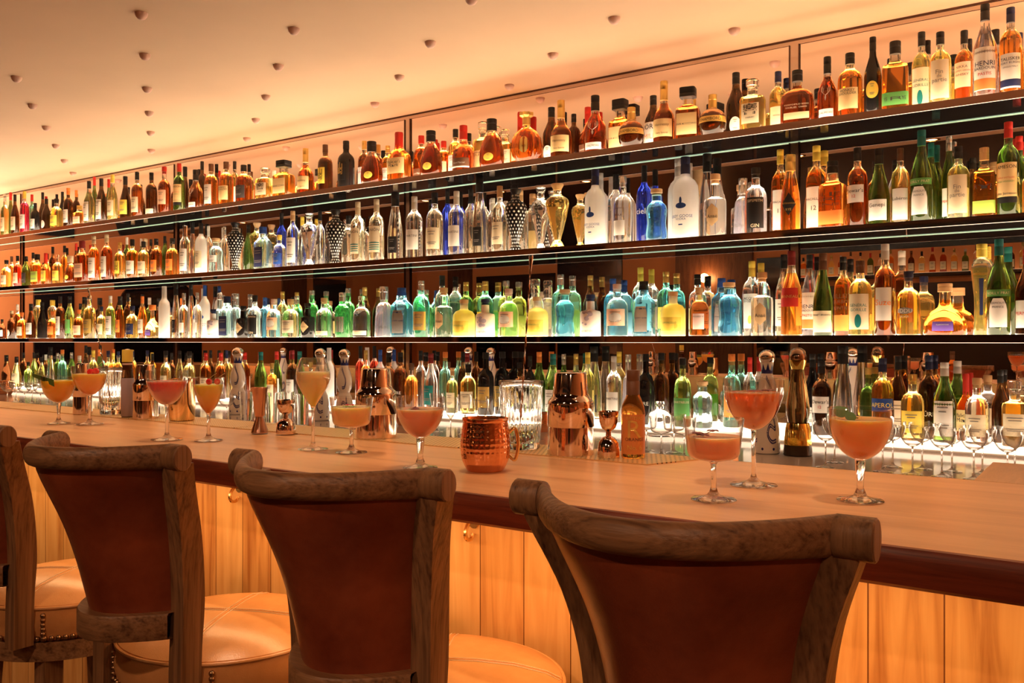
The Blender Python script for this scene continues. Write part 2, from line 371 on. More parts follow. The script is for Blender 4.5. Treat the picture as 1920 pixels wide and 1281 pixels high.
# labels: word, paint, (z0,z1) or None, half angle or None, shape, [(text, height share, size share, paint)]
LB = {
 'jam': ('cream', 'buff', (.20, .56), 1.05, 'rect', [('JAMESON', .515, .036, 'black'), ('TRIPLE DISTILLED', .40, .012, 'red'), ('IRISH WHISKEY', .36, .014, 'green'), ('John Jameson', .235, .022, 'dark')]),
 'noi': ('white', 'white', (.08, .38), .8, 'arch', [('VERMOUTH', .33, .018, 'dark'), ('FRANCE', .29, .016, 'dark')]),
 'har': ('white', 'white', (.08, .53), 1.0, 'rect', [('HENRI', .36, .040, 'navy'), ('BARDOUIN', .31, .040, 'navy'), ('PASTIS', .25, .024, 'red')]),
 'tal': ('white', 'white', (.07, .46), 1.0, 'rect', [('TALISKER', .40, .034, 'black'), ('PORT RUIGHE', .355, .026, 'navy'), ('SINGLE MALT', .31, .014, 'dark')]),
 'fin': ('cream', 'cream', (.08, .60), .95, 'rect', [('Fin', .44, .046, 'grey'), ('de', .385, .034, 'grey'), ('partie', .33, .046, 'grey')]),
 'nik': ('orange', 'peach', (.26, .58), .95, 'rect', [('NIKKA', .52, .026, 'dark'), ('COFFEY GRAIN', .47, .024, 'dark'), ('WHISKY', .42, .024, 'dark')]),
 'bur': ('green', 'green', (.08, .26), 1.5, 'rect', [('95 RYE', .17, .04, 'dark')]),
 'bul': ('lime', 'lime', (.06, .24), 1.5, 'rect', [('RYE', .44, .05, 'dark')]),
 'bub': ('orange', 'orange', (.06, .26), 1.5, 'rect', [('BULLEIT', .50, .045, 'brown'), ('BOURBON', .43, .045, 'brown'), ('FRONTIER', .35, .032, 'brown')]),
 'mon': ('gold', 'buff', (.12, .44), .9, 'rect', [('MONKEY', .40, .030, 'dark'), ('SHOULDER', .355, .030, 'dark')]),
 'wdf': ('brown', 'tan', (.10, .22), .7, 'rect', [("WOODFORD RESERVE", .36, .026, 'cream'), ('DOUBLE OAKED', .31, .022, 'cream')]),
 'dal': ('white', 'white', (.06, .18), .8, 'rect', [('DALMORE', .12, .028, 'dark')]),
 'mac': ('white', 'white', (.06, .52), .95, 'rect', [('MACALLAN', .38, .026, 'dark'), ('12', .28, .04, 'dark')]),
 'dew': ('white', 'white', (.30, .52), 1., 'rect', [("Dewar's", .45, .04, 'black'), ('12', .38, .03, 'red')]),
 'gen': ('white', 'white', (.06, .33), 1., 'rect', [('Genepi', .26, .040, 'dark')]),
 'lab': ('white', 'white', (.05, .46), .95, 'rect', [('Lubéron', .33, .034, 'black')]),
 'per': ('white', 'white', (.08, .40), .95, 'rect', [('PERNOD', .25, .036, 'red')]),
 'rit': ('black', 'black', (.20, .50), .75, 'diamond', [('RITTENHOUSE', .36, .020, 'gold'), ('RYE', .28, .024, 'gold')]),
 'ana': ('grey', 'tan', (.16, .52), .62, 'hex', [('Anaë', .32, .044, 'dark')]),
 'sip': ('black', 'black', (.08, .54), .85, 'rect', [('SIPSMITH', .49, .032, 'cream'), ('GIN', .12, .04, 'cream')]),
 'goo': ('blue-bird', 'white', None, None, 'none', [('GREY GOOSE', .27, .030, 'blue'), ('VODKA', .235, .020, 'blue')]),
 'zub': ('cream', 'white', (.12, .34), .7, 'rect', [('ŻUBRÓWKA', .52, .034, 'brown'), ('BIAŁA', .42, .026, 'brown')]),
 'mil': ('unlabelled', 'white', None, None, 'none', [('MILTRE', .42, .034, 'navy')]),
 'cie': ('white-scripted', 'white', None, None, 'none', [('cielo', .42, .07, 'white')]),
 'uni': ('green-striped', 'cream', (.14, .56), .9, 'rect', [('UNIÓN', .50, .044, 'dark'), ('UNIÓN', .30, .02, 'teal')]),
 'mrt': ('white', 'white', (.14, .46), .9, 'rect', [('MARTINI', .36, .028, 'dark')]),
 'bac': ('white', 'white', (.10, .46), .9, 'rect', [('BACARDÍ', .36, .030, 'red')]),
 'blk': ('black', 'black', (.10, .34), .7, 'rect', []),
 'yam': ('yellow', 'yellow', (.16, .50), .75, 'rect', [('山', .42, .085, 'black'), ('崎', .31, .085, 'black')]),
 'yab': ('gold-lettered', 'black', (.16, .54), .75, 'rect', [('山', .46, .085, 'gold'), ('崎', .35, .085, 'gold')]),
 'hib': ('cream', 'cream', (.14, .52), .62, 'rect', [('響', .40, .12, 'black'), ('HIBIKI', .25, .02, 'dark')]),
 'dis': ('tan', 'buff', (.10, .50), .7, 'rect', [('DISARONNO', .30, .034, 'dark')]),
 'hen': ('cream', 'buff', (.10, .38), 1.05, 'rect', [('Hennessy', .29, .034, 'brown'), ('Very Special', .16, .022, 'brown')]),
 'gra': ('brown', 'brown', (.08, .28), 1.0, 'rect', [('Grand Marnier', .18, .026, 'white')]),
 'mkr': ('cream', 'buff', (.14, .46), 1.1, 'rect', [("Maker's", .38, .05, 'dark'), ('Mark', .31, .05, 'dark')]),
 'xol': ('oval gold', 'yellow', (.14, .30), .42, 'oval', []),
 'rem': ('oval gold', 'gold', (.20, .52), .36, 'oval', [('XO', .33, .03, 'brown')]),
 'cha': ('gold-banded', 'gold', (.32, .46), 1.5, 'rect', [('CHAMBORD', .39, .055, 'black')]),
 'ben': ('round white', 'white', (.08, .32), .6, 'oval', []),
 'prt': ('white', 'white', (.12, .50), 1.0, 'rect', [('PORT', .42, .07, 'black'), ('MILE', .25, .07, 'orange')]),
 'yro': ('round yellow', 'yellow', (.20, .42), .75, 'oval', []),
 'tea': ('teal-figured', 'cream', (.08, .55), .95, 'rect', [('GÉNÉRAL', .40, .03, 'teal'), ('GORILLE', .34, .03, 'teal')]),
 'flo': ('floral', 'cream', (.08, .42), .9, 'rect', [('WHISKY', .28, .02, 'dark')]),
 'ora': ('orange', 'orange', (.14, .44), .9, 'rect', []),
 'pea': ('peach', 'peach', (.2, .5), .9, 'rect', []),
 'big': ('tall white', 'white', (.08, .52), .95, 'rect', []),
 'low': ('low cream', 'cream', (.05, .16), 1.2, 'rect', []),
 'hex': ('diamond', 'tan', (.14, .48), .8, 'diamond', [("HENDRICK'S", .31, .02, 'black')]),
 'ovl': ('oval-centred', 'peach', (.20, .52), 1.0, 'rect', []),
 'nor': ('blue-mapped', 'ceramic', None, None, 'none', [('NORDÉS', .12, .045, 'dark')]),
 'lim': ('lemon-printed', 'yellow', (.12, .42), 1.0, 'rect', [('LIMONCELLO', .30, .030, 'green')]),
 'bom': ('narrow silver', 'silver', (.08, .54), .34, 'arch', [('BOMBAY', .50, .018, 'navy'), ('SAPPHIRE', .33, .018, 'navy')]),
 'mr7': ('pink', 'pink', (.14, .46), .6, 'rect', [('MONKEY 47', .40, .024, 'dark')]),
 'lmn': ('lemon-marked white', 'white', (.10, .56), .8, 'rect', [('ACQUA', .50, .028, 'dark'), ('DI CEDRO', .46, .028, 'dark')]),
 'jan': ('red', 'red', (.34, .56), .95, 'rect', [('JANNEAU', .46, .030, 'gold')]),
 'fer': ('cream', 'cream', (.04, .30), 1.1, 'rect', [('FERNET-BRANCA', .25, .026, 'black')]),
 'suz': ('white', 'white', (.16, .52), .8, 'rect', [('Suze', .36, .090, 'orange')]),
 'edd': ('dark oval', 'grey', (.33, .43), .7, 'oval', [('EDDU', .38, .05, 'white'), ('SILVER', .29, .025, 'cream')]),
 'pla': ('purple', 'purple', (.08, .26), .5, 'rect', [('PLANTATION', .20, .020, 'white')]),
 'ger': ('navy', 'navy', (.22, .62), .22, 'rect', [('ST-GERMAIN', .2, .03, 'gold')]),
 'chr': ('green', 'green', (.10, .42), 1.2, 'rect', [('CHARTREUSE', .36, .030, 'cream')]),
 'ape': ('blue-banded', 'blue', (.34, .50), 1.2, 'rect', [('APEROL', .42, .070, 'yellow')]),
 'tnq': ('silver', 'silver', (.12, .46), .7, 'rect', [('Tanqueray', .38, .024, 'green')]),
 'mar': ('pink-lettered', 'white', None, None, 'none', [('GIN MARE', .20, .050, 'grey')]),
 'stt': ('white-lettered', 'white', None, None, 'none', [('MÛRE', .30, .04, 'white')]),
}
def rz_of(kd, R, H):
    pr = [(r * R, z * H) for r, z in kd['prof']]
    def f(z):
        for (r0, z0), (r1, z1) in zip(pr, pr[1:]):
            if z0 <= z <= z1 and z1 > z0: return r0 + (r1 - r0) * (z - z0) / (z1 - z0)
        return pr[-1][0]
    return f
def surf(kd, R, rz, u, z, off):
    """point on the bottle's front: u = distance sideways along the skin, z = height"""
    a = -PI / 2 + u / max(R, .001)
    c, s = section(a, kd['p']); r = rz(z) + off
    return (r * c, r * s * kd['sy'] , z)
def patch(kd, R, rz, hw, z0, z1, shape, off):
    V, Fc = [], []
    if shape in ('rect', 'arch'):
        nu, nv = 14, 5
        for j in range(nv + 1):
            z = z0 + (z1 - z0) * j / nv
            k = 1.0
            if shape == 'arch' and j >= nv - 1: k = .86 if j == nv - 1 else .5
            for i in range(nu + 1): V.append(surf(kd, R, rz, hw * k * (2 * i / nu - 1), z, off))
        for j in range(nv):
            for i in range(nu):
                q = j * (nu + 1) + i; Fc.append([q, q + 1, q + nu + 2, q + nu + 1])
    else:
        cz, hz = (z0 + z1) / 2, (z1 - z0) / 2
        n = {'oval': 24, 'hex': 6, 'diamond': 4}[shape]; sub = 1 if shape == 'oval' else 5
        ring = []
        for i in range(n):
            a0, a1 = 2 * PI * i / n + PI / 2, 2 * PI * (i + 1) / n + PI / 2
            for k in range(sub):
                t = k / sub
                ring.append((math.cos(a0) * (1 - t) + math.cos(a1) * t, math.sin(a0) * (1 - t) + math.sin(a1) * t))
        N = len(ring); V.append(surf(kd, R, rz, 0, cz, off))
        for q in (.33, .66, 1):
            for x, y in ring: V.append(surf(kd, R, rz, x * hw * q, cz + y * hz * q, off))
        for i in range(N):
            j = (i + 1) % N
            Fc.append([0, 1 + i, 1 + j])
            for q in (0, 1): Fc.append([1 + q * N + i, 1 + (q + 1) * N + i, 1 + (q + 1) * N + j, 1 + q * N + j])
    return V, Fc
def put_text(mb, mi, kd, R, rz, s, zc, h, maxw, off, x0=0):
    V, Fc, w = text2d(s)
    k = min(h, maxw / max(w, .01))
    mb.add([surf(kd, R, rz, x0 + x * k, zc + y * k, off) for x, y in V], Fc, mi)
ALLB = []
def make_cap(kd, R, H, cap, parent):
    cr, z0, z1 = kd['capr'] * R, kd['cap0'] * H, H
    t = kd['capt']; m = paint(cap); h = z1 - z0
    if t == 'block':
        mb = MB(); mb.add(*lathe([(0, z0), (cr, z0), (cr, z0 + h * .3), (cr * .97, z0 + h * .35), (cr, z0 + h * .4), (cr, z1 - .002), (cr * .95, z1), (0, z1)], 24, 6, .9))
    elif t == 'stopper':
        m = paint('glass'); mb = MB(); mb.add(*lathe([(0, z0), (cr * .7, z0), (cr * .75, z0 + h * .3), (cr, z0 + h * .4), (cr * .98, z1 - .002), (cr * .9, z1), (0, z1)], 20))
    elif t == 'flare':
        mb = MB(); mb.add(*lathe([(0, z0), (cr * .62, z0), (cr * .75, z0 + h * .3), (cr, z1 - h * .3), (cr, z1 - .002), (cr * .9, z1), (0, z1)], 20))
    elif t == 'crown':
        mb = MB(); mb.add(*lathe([(0, z0), (cr * .6, z0), (cr * .62, z0 + h * .6), (cr, z0 + h * .75), (cr * 1.0, z1), (cr * .6, z1 - h * .1), (0, z1 - h * .1)], 24, mod=lambda a, z: 1 + (.14 * math.cos(8 * a) if z > z0 + h * .7 else 0)))
    elif t == 'wax':
        mb = MB()
        def dr(a, z): return 1
        V, Fc = lathe([(0, z1), (cr * .95, z1), (cr * 1.05, z1 - h * .15), (cr, z1 - h * .4), (cr * .98, z0), (cr * .9, z0)], 24)
        # dripping hem
        n = 24
        V = [list(v) for v in V]
        for i in range(n):
            dd = (.5 + .5 * math.sin(i * 1.7)) ** 3 * h * .55
            for row in (3, 4): V[1 + row * n + i][2] -= dd; 
            for row in (3, 4):
                V[1 + row * n + i][0] *= 1 + dd / h * .25; V[1 + row * n + i][1] *= 1 + dd / h * .25
        mb.add(V, [f[::-1] for f in Fc])
    elif t == 'cork':
        nk = cr * .78
        mb = MB(); mb.add(*lathe([(0, z0 + h * .15), (nk, z0 + h * .15), (nk, z0 + h * .42), (cr, z0 + h * .45), (cr, z1 - .002), (cr * .93, z1), (0, z1)], 22))
    else:
        mb = MB(); mb.add(*lathe([(0, z0), (cr, z0), (cr, z0 + h * .52), (cr * .95, z0 + h * .54), (cr * .95, z0 + h * .58), (cr, z0 + h * .60), (cr, z1 - .002), (cr * .94, z1), (0, z1)], 22))
    mb.build('cap', m, parent, True)
def bottle(x, y, z, R, H, kind, col, cap, lab, label, group, rz0=0., name='liquor_bottle', big=False):
    kd = KIND[kind]
    root = empty(name, label, 'bottle', (x, y, z), rz0, group)
    pr = [(r * R, zz * H) for r, zz in kd['prof']]
    prof = [(0, .0012)] + [(pr[0][0] * .7, .0012), (pr[0][0] * .8, 0)] + pr + [(pr[-1][0] * .96, pr[-1][1] + .0005), (0, pr[-1][1] + .0005)]
    mod = (lambda a, zz: 1 + .035 * math.cos(20 * a) * (1 if zz < H * .66 else 0)) if kind in ('dc', 'tq') else None
    V, Fc = lathe(prof, 40 if kind in ('dc', 'tq') else 28, kd['p'], kd['sy'], mod)
    fill = kd['fill'] * pr[-1][1] / H if False else kd['fill']
    mesh('bottle_glass', V, Fc, liquid_mat(col, fill), root)
    if kind != 'fr': make_cap(kd, R, H, cap, root)
    rz = rz_of(kd, R, H)
    if lab and lab != '-':
        if lab in LB: word, pc, zr, ang, shape, texts = LB[lab]
        else: word, pc, zr, ang, shape, texts = lab, lab, kd['lz'], kd['ang'], 'rect', []
        mb = MB(); mats = []
        if shape != 'none':
            z0, z1 = (zr or kd['lz'])[0] * H, (zr or kd['lz'])[1] * H
            hw = (ang or kd['ang']) * R
            V, Fc = patch(kd, R, rz, hw, z0, z1, shape, .0006); mb.add(V, Fc, 0); mats.append(paint(pc, .6))
            if not texts and R > .02:     # small print and a motif
                mats.append(paint('grey'))
                for q, ww in ((.8, .5), (.68, .35), (.30, .6), (.22, .45)):
                    V, Fc = patch(kd, R, rz, hw * ww * (.6 if shape != 'rect' else 1), z0 + (z1 - z0) * q, z0 + (z1 - z0) * (q + .035), 'rect', .0012); mb.add(V, Fc, 1)
        else: hw = R * 1.0
        for s, zc, hh, tcol in texts:
            m = paint(tcol)
            if m not in mats: mats.append(m)
            put_text(mb, mats.index(m), kd, R, rz, s, zc * H, hh * H * 1.3, hw * 1.85, .0013)
        if lab == 'ovl':
            mats.append(paint('white')); V, Fc = patch(kd, R, rz, hw * .62, .27 * H, .45 * H, 'oval', .0013); mb.add(V, Fc, len(mats) - 1)
        if lab == 'lim' or lab == 'lmn':
            mats.append(paint('yellow')); V, Fc = patch(kd, R, rz, hw * .25, .16 * H, .27 * H, 'oval', .0014)
            mb.add([(a + hw * .45 if lab == 'lim' else a, b + (.1 * hw if lab == 'lim' else 0), c) for a, b, c in V], Fc, len(mats) - 1)
        if lab == 'noi':
            mats += [paint('green')]; V, Fc = patch(kd, R, rz, R * 1.3, .40 * H, .47 * H, 'rect', .0006); mb.add(V, Fc, len(mats) - 1)
            mats += [paint('cream', .5)]; put_text(mb, len(mats) - 1, kd, R, rz, 'NOILLY PRAT', .435 * H, .045 * H, R * 2.1, .0013)
        if lab == 'har': mats += [paint('amberp')]; V, Fc = patch(kd, R, rz, hw, .09 * H, .2 * H, 'rect', .0009); mb.add(V, Fc, len(mats) - 1)
        if lab == 'tal': mats += [paint('navy')]; V, Fc = patch(kd, R, rz, hw, .09 * H, .17 * H, 'rect', .0009); mb.add(V, Fc, len(mats) - 1)
        if lab == 'jam': mats += [paint('black')]; V, Fc = patch(kd, R, rz, hw, .135 * H, .195 * H, 'rect', .0006); mb.add(V, Fc, len(mats) - 1)
        if lab == 'gra': mats += [paint('white')]; V, Fc = patch(kd, R, rz, hw, .075 * H, .105 * H, 'rect', .0009); mb.add(V, Fc, len(mats) - 1)
        if lab == 'uni':
            mats += [paint('teal')]
            for q in range(4): V, Fc = patch(kd, R, rz, hw * .9, (.18 + q * .035) * H, (.195 + q * .035) * H, 'rect', .0011); mb.add(V, Fc, len(mats) - 1)
        if lab == 'tea': mats += [paint('teal')]; V, Fc = patch(kd, R, rz, hw * .3, .10 * H, .28 * H, 'oval', .0012); mb.add(V, Fc, len(mats) - 1)
        if lab == 'goo':
            mats += [paint('blue')]
            V, Fc = patch(kd, R, rz, R * .42, .36 * H, .43 * H, 'oval', .0008); mb.add(V, Fc, len(mats) - 1)
            V, Fc = patch(kd, R, rz, R * .10, .41 * H, .50 * H, 'oval', .0009); mb.add(V, Fc, len(mats) - 1)
            V, Fc = patch(kd, R, rz, R * .16, .16 * H, .175 * H, 'rect', .0009); mb.add(V, Fc, len(mats) - 1)
        if lab == 'nor':
            mats += [paint('mauve')]
            for q in range(9):
                w_, z_ = random.uniform(.1, .3), random.uniform(.22, .55)
                V, Fc = patch(kd, R, rz, R * w_, z_ * H, (z_ + w_ * .4) * H, 'oval', .0008)
                sh = random.uniform(-.5, .5); ca, sa = math.cos(sh), math.sin(sh)
                mb.add([(a * ca - b * sa, a * sa + b * ca, c) for a, b, c in V], Fc, len(mats) - 1)
        if lab in ('dal',):                 # silver stag's head: face and antlers
            mats += [paint('silver')]; q = len(mats) - 1
            V, Fc = patch(kd, R, rz, R * .09, .30 * H, .40 * H, 'diamond', .0015); mb.add(V, Fc, q)
            for sgn in (-1, 1):
                for (u0, z0, u1, z1) in ((.03, .39, .45, .45), (.45, .45, .55, .53), (.25, .42, .22, .50), (.38, .44, .36, .53)):
                    P = [surf(kd, R, rz, sgn * (u0 + (u1 - u0) * t / 3) * R, (z0 + (z1 - z0) * t / 3) * H, .001) for t in range(4)]
                    mb.add(*tube(P, R * .025, 5), q)
        mb.build('label', mats, root, True)
    if kind == 'va' and col in ('clear', 'golden', 'black'):   # cut pattern round foot and stopper
        mb = MB(); m = paint('white') if col == 'black' else paint('cork' if col == 'golden' else 'silver')
        rows = 17 if col == 'black' else 2
        for j in range(rows):
            zc = (.03 + .86 * j / 16) * H if col == 'black' else (.03 + .06 * j) * H
            for i in range(14):
                a = 2 * PI * (i + .5 * (j % 2)) / 14; r = rz(zc) + .0008; dz = .019 * H; da = .13 if (i + j) % 3 else .07
                P = [(a, 0, 1), (a + da, 0, 0), (a, 0, -1), (a - da, 0, 0)]
                Vv = []
                for aa, _, s in P:
                    zz = zc + dz * s; rr = rz(max(zz, .001)) + .001; Vv.append((rr * math.cos(aa), rr * math.sin(aa) * kd['sy'], zz))
                mb.add(Vv, [[0, 1, 2, 3]])
        mb.build('decoration', m, root, False)
    return root
CW = {'bottle-green': 'green', 'lemon': 'lemon-yellow', 'ceramic': 'pinkish ceramic', 'frosted': 'frosted white', 'straw': 'straw-clear'}

# ---------------------------------------------------------------- the room
X0, X1 = AX0, AX1
YR = -3.4                               # wall behind the camera
def plaster(name, col, var=.06, rough=.7):
    m, nt, b = new_mat(name); L = nt.links.new
    tc = node(nt, 'ShaderNodeTexCoord'); n1 = node(nt, 'ShaderNodeTexNoise'); n1.inputs['Scale'].default_value = 1.3; n1.inputs['Detail'].default_value = 5
    L(tc.outputs['Object'], n1.inputs['Vector'])
    r = ramp(nt, [(.3, tuple(c * (1 - var) for c in col)), (.7, tuple(min(1, c * (1 + var)) for c in col))])
    L(n1.outputs[0], r.inputs[0]); L(r.outputs[0], b.inputs['Base Color']); b.inputs['Roughness'].default_value = rough
    return m
M_CEIL = plaster('ceiling_plaster', (.57, .36, .22))
M_WALL = plaster('salmon_plaster', (.80, .33, .13))
M_FLOOR = wood('floor_oak', (.05, .02, .01), (.16, .08, .04), (1, 10, 1), .35)
YCE = 1.40
b_ = MB(); b_.box(X0, X1, YCE, YM + .02, ZC, ZC + .05); b_.box(X0, X1, YR, YCE - .0005, ZC + .001, ZC + .05, 1); struct(b_.build('ceiling', [M_CEIL, mat('dark_soffit', (.035, .018, .012), .25)]))
b_ = MB(); b_.box(X0, X1, YR, YM + .02, -.05, 0); struct(b_.build('floor', M_FLOOR))
b_ = MB(); b_.box(X0, X1, YM + .004, YM + .06, 0, ZC); struct(b_.build('wall_back', mat('dark_backing', (.05, .03, .02), .6)))
b_ = MB(); b_.box(X0 - .05, X0, YR, YM + .06, 0, ZC); struct(b_.build('wall_left', M_WALL))
b_ = MB(); b_.box(X1, X1 + .05, YR, YM + .06, 0, ZC); struct(b_.build('wall_right', M_WALL))
b_ = MB(); b_.box(X0, X1, YR - .05, YR, 0, ZC); struct(b_.build('wall_rear', M_WALL))
# mirror panels between the posts
PXP = [42, 331, 765, 1490]
POST = [XatY(px, YM) for px in PXP]
step = POST[3] - POST[2]
edges = [X0] + POST + [POST[3] + step, X1]
MTOP = ZC - .028
for i in range(len(edges) - 1):
    a, c = edges[i] + .026, edges[i + 1] - .026
    if i == 0: a = X0 + .005
    if i == len(edges) - 2: c = X1 - .005
    m = MB(); m.box(a, c, YM, YM + .004, ZCO, MTOP)
    o = m.build('wall_mirror', M_MIRROR)
    nm = ['far end', 'fourth', 'third', 'second', 'nearest', 'outermost'][i]
    tag(o, f'tall bronze-tinted wall mirror behind the bottles, {nm} bay', 'mirror', 'wall mirrors behind the shelves')
for i, x in enumerate(edges[1:-1]):
    m = MB(); m.box(x - .024, x - .019, YM - .010, YM + .004, ZCO, MTOP); m.box(x + .019, x + .024, YM - .010, YM + .004, ZCO, MTOP)
    m.box(x - .019, x + .019, YM - .004, YM + .004, ZCO, MTOP, 1)
    o = m.build('wall_upright', [mat('dark_bronze', (.10, .06, .05), .2, 1), mat('satin_nickel', (.55, .44, .38), .22, 1)])
    tag(o, 'slim metal upright between wall mirrors, ' + ['at the far end', 'second from the far end', 'in the middle of the wall', 'nearest upright in view', 'beyond the nearest bay'][i], 'upright', 'uprights between the mirrors')
m = MB(); m.box(X0, X1, YM - .006, YM + .004, ZC - .010, ZC - .001, 0); m.box(X0, X1, YM - .004, YM + .004, MTOP, ZC - .010, 1)
m.build('ceiling_trim', [mat('dark_bronze', (.10, .06, .05)), mat('satin_nickel', (.5, .5, .5))])['kind'] = 'structure'

# lit shelves
M_LED = mat('shelf_glow', (1, .9, .8), .4, emit=(1.0, .80, .56), es=SHELF_E)
M_LIP = mat('glint_and_riser_glow', (1, .9, .8), .4, emit=(1.0, .72, .50), es=2.0)
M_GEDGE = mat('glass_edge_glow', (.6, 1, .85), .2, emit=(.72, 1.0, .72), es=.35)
for i, z in enumerate(SH):
    root = empty('bottle_shelf', ['topmost lit bottle shelf, nearest the ceiling, with mirrored front edge', 'middle lit bottle shelf, full of clear and pale bottles at centre', 'lowest lit bottle shelf, just above the back counter'][i],
                 'shelf', (0, 0, z), 0, 'lit bottle shelves')
    m = MB(); m.box(X0 + .01, X1 - .01, YS + .003, YM - .012, -.004, 0); m.build('light_panel', M_LED, root)
    m = MB(); m.box(X0 + .01, X1 - .01, YS - .002, YS + .003, -.031, .001); m.build('front_edge', M_FASCIA, root)
    m = MB(); m.box(X0 + .01, X1 - .01, YS - .0030, YS - .0021, -.0310, -.0292); m.build('edge_glint', M_LIP, root)  # glowing sliver imitates the highlight on the polished edge
    m = MB(); m.box(X0 + .01, X1 - .01, YS + .004, YM - .012, -.029, -.005); m.build('underside', M_BLACKG, root)
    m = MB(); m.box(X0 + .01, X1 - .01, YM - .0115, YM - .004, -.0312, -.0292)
    m.build('glass_edge', M_GEDGE, root)  # emission stands in for light leaking out of the glass

# back counter with lit riser
M_STONE = mat('grey_stone', (.42, .38, .36), .10, 0, spec=.7)
m = MB(); m.box(X0 + .01, X1 - .01, 2.72, YM - .004, ZCO - .04, ZCO); m.box(X0 + .01, X1 - .01, 2.76, YM - .004, .0, ZCO - .04, 1)
o = m.build('back_counter', [M_STONE, mat('dark_cabinet', (.05, .03, .025), .4)])
tag(o, 'long polished grey counter along the mirror wall, carrying bottles and empty glasses', 'counter')
o = empty('lit_riser', 'long glowing white step on the back counter under the front bottles', 'riser', (0, 0, ZCO))
m = MB(); m.box(X0 + .01, X1 - .01, YS - .02, YM - .006, .0002, .029); m.build('step_body', mat('white_acrylic', (.9, .86, .8), .3), o)
m = MB(); m.box(X0 + .01, X1 - .01, YS - .022, YM - .006, .0292, .0318); m.build('light_panel', mat('riser_glow', (1, .9, .8), .4, emit=(1.0, .82, .60), es=7.0), o)
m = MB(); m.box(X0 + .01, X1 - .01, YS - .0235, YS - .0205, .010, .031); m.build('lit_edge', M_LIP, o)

# ceiling knobs, on their grid
knobs = []
for px, py in [(265,30),(551,59),(807,84),(1037,106),(272,107),(522,127),(749,147),(955,164),(31,149),(276,169),(499,184),(703,197),(61,200),(280,214),(480,227),(87,241),(283,251),(105,275),(121,303),(463,262),(1152,39),(884,2),(1377,60),(284,284),(137,326)]:
    knobs.append(onplane(px, py, ZC - .012))
print('KNOBS', [(round(a, 2), round(b, 2)) for a, b in knobs])
M_KNOB = plaster('knob_plaster', (.62, .38, .30))
ki = 0
for (x, y) in knobs:
    V, Fc = lathe([(.026, .0), (.026, -.004), (.023, -.014), (.015, -.024), (.006, -.028), (0, -.0285)], 20)
    o = mesh('ceiling_stud', V, [f[::-1] for f in Fc], M_KNOB, None, True, (x, y, ZC))
    tag(o, 'small rounded plaster stud on the peach ceiling, one of its rows', 'ceiling stud', 'studs on the ceiling')
for i, (x, y) in enumerate(DOWN + REAR_FILL):  # the rear fixtures are added to go with the fill spots
    r = empty('ceiling_downlight', 'round recessed ceiling downlight over the bar' if i < len(DOWN) else 'added fill downlight, unseen, in the dark ceiling behind the stools', 'downlight', (x, y, ZC), 0, 'downlights over the bar' if i < len(DOWN) else 'added fill downlights behind the stools')
    V, Fc = lathe([(.055, 0), (.055, -.006), (.04, -.008), (.038, -.001)], 28); mesh('rim', V, [f[::-1] for f in Fc], M_BRASS, r)
    V, Fc = lathe([(.037, -.0015), (0, -.0015)], 28); mesh('bulb', V, Fc, mat('downlight_glow', (1, .8, .6), emit=WARM2, es=8), r)

# what the mirror shows of the room behind: windows, arch, panelling, wall lamp, a second shelf
M_NIGHT = mat('night_window', (.008, .010, .016), .04, spec=.9)
M_BROWN = wood('wall_walnut', (.05, .018, .008), (.18, .07, .03), (8, 8, 1), .4)
def openwall(name, y0, y1, z0, z1, m, arch=False, x=X0):
    if arch:
        yc, r = (y0 + y1) / 2, abs(y1 - y0) / 2
        pts = [(y0, z0), (y1, z0)] + [(yc + r * math.cos(a * PI / 16), z1 - r + r * math.sin(a * PI / 16)) for a in range(17)]
    else: pts = [(y0, z0), (y1, z0), (y1, z1), (y0, z1)]
    V = [(x, p[0], p[1]) for p in pts] + [(x + .03, p[0], p[1]) for p in pts]; n = len(pts)
    Fc = [list(range(n))[::-1], [n + i for i in range(n)]] + [[i, (i + 1) % n, n + (i + 1) % n, n + i] for i in range(n)]
    return mesh(name, V, Fc, m, None, False)
struct(openwall('window_1', 2.6, 3.05, .3, CZ + .62, M_NIGHT)); struct(openwall('window_2', .9, 2.1, .3, CZ + .85, M_NIGHT, True))
struct(openwall('trim_1', -.9, -.45, 0, CZ + 1.0, M_BROWN)); struct(openwall('window_3', -1.7, -1.05, .2, CZ + .95, M_NIGHT))
def rearbox(name, x0, x1, z0, z1, m, d=.03):
    b = MB(); b.box(x0, x1, YR + .001, YR + d, z0, z1); return struct(b.build(name, m))
rearbox('trim_2', -9.2, -8.7, 0, ZC - .02, M_BROWN); rearbox('window_4', -8.6, -7.1, .2, CZ + 1.05, M_NIGHT)
rearbox('trim_3', -7.05, -5.95, 0, ZC - .02, M_NIGHT)
rearbox('trim_4', -5.1, -4.0, 0, ZC - .02, M_BROWN, .05)
rearbox('window_5', -3.95, -3.5, .2, CZ + 1.1, M_NIGHT); rearbox('window_6', -.1, 1.4, .2, CZ + .75, M_NIGHT); rearbox('window_7', -3.45, 1.45, CZ + 1.12, ZC - .02, M_NIGHT); rearbox('trim_5', -3.45, -.15, .1, CZ + .70, mat('night_brown', (.05, .02, .012), .3))
r = empty('wall_lamp', 'small glowing wall lamp on the dark wood panel, seen in the mirror', 'lamp', (-4.62, YR + .051, CZ + .86))
V, Fc = lathe([(0, 0), (.04, 0), (.04, .012), (0, .012)], 20); V = [(a, c_, b) for a, b, c_ in V]
mesh('back_plate', V, Fc, M_BRASS, r)
V, Fc = sphere((0, .06, 0), .035, 16, 10); mesh('globe', V, Fc, mat('lamp_glow', (1, .85, .6), emit=(1, .75, .45), es=30), r)
point('wall_lamp_light', (-4.62, YR + .18, CZ + .86), 9, (1, .5, .15))
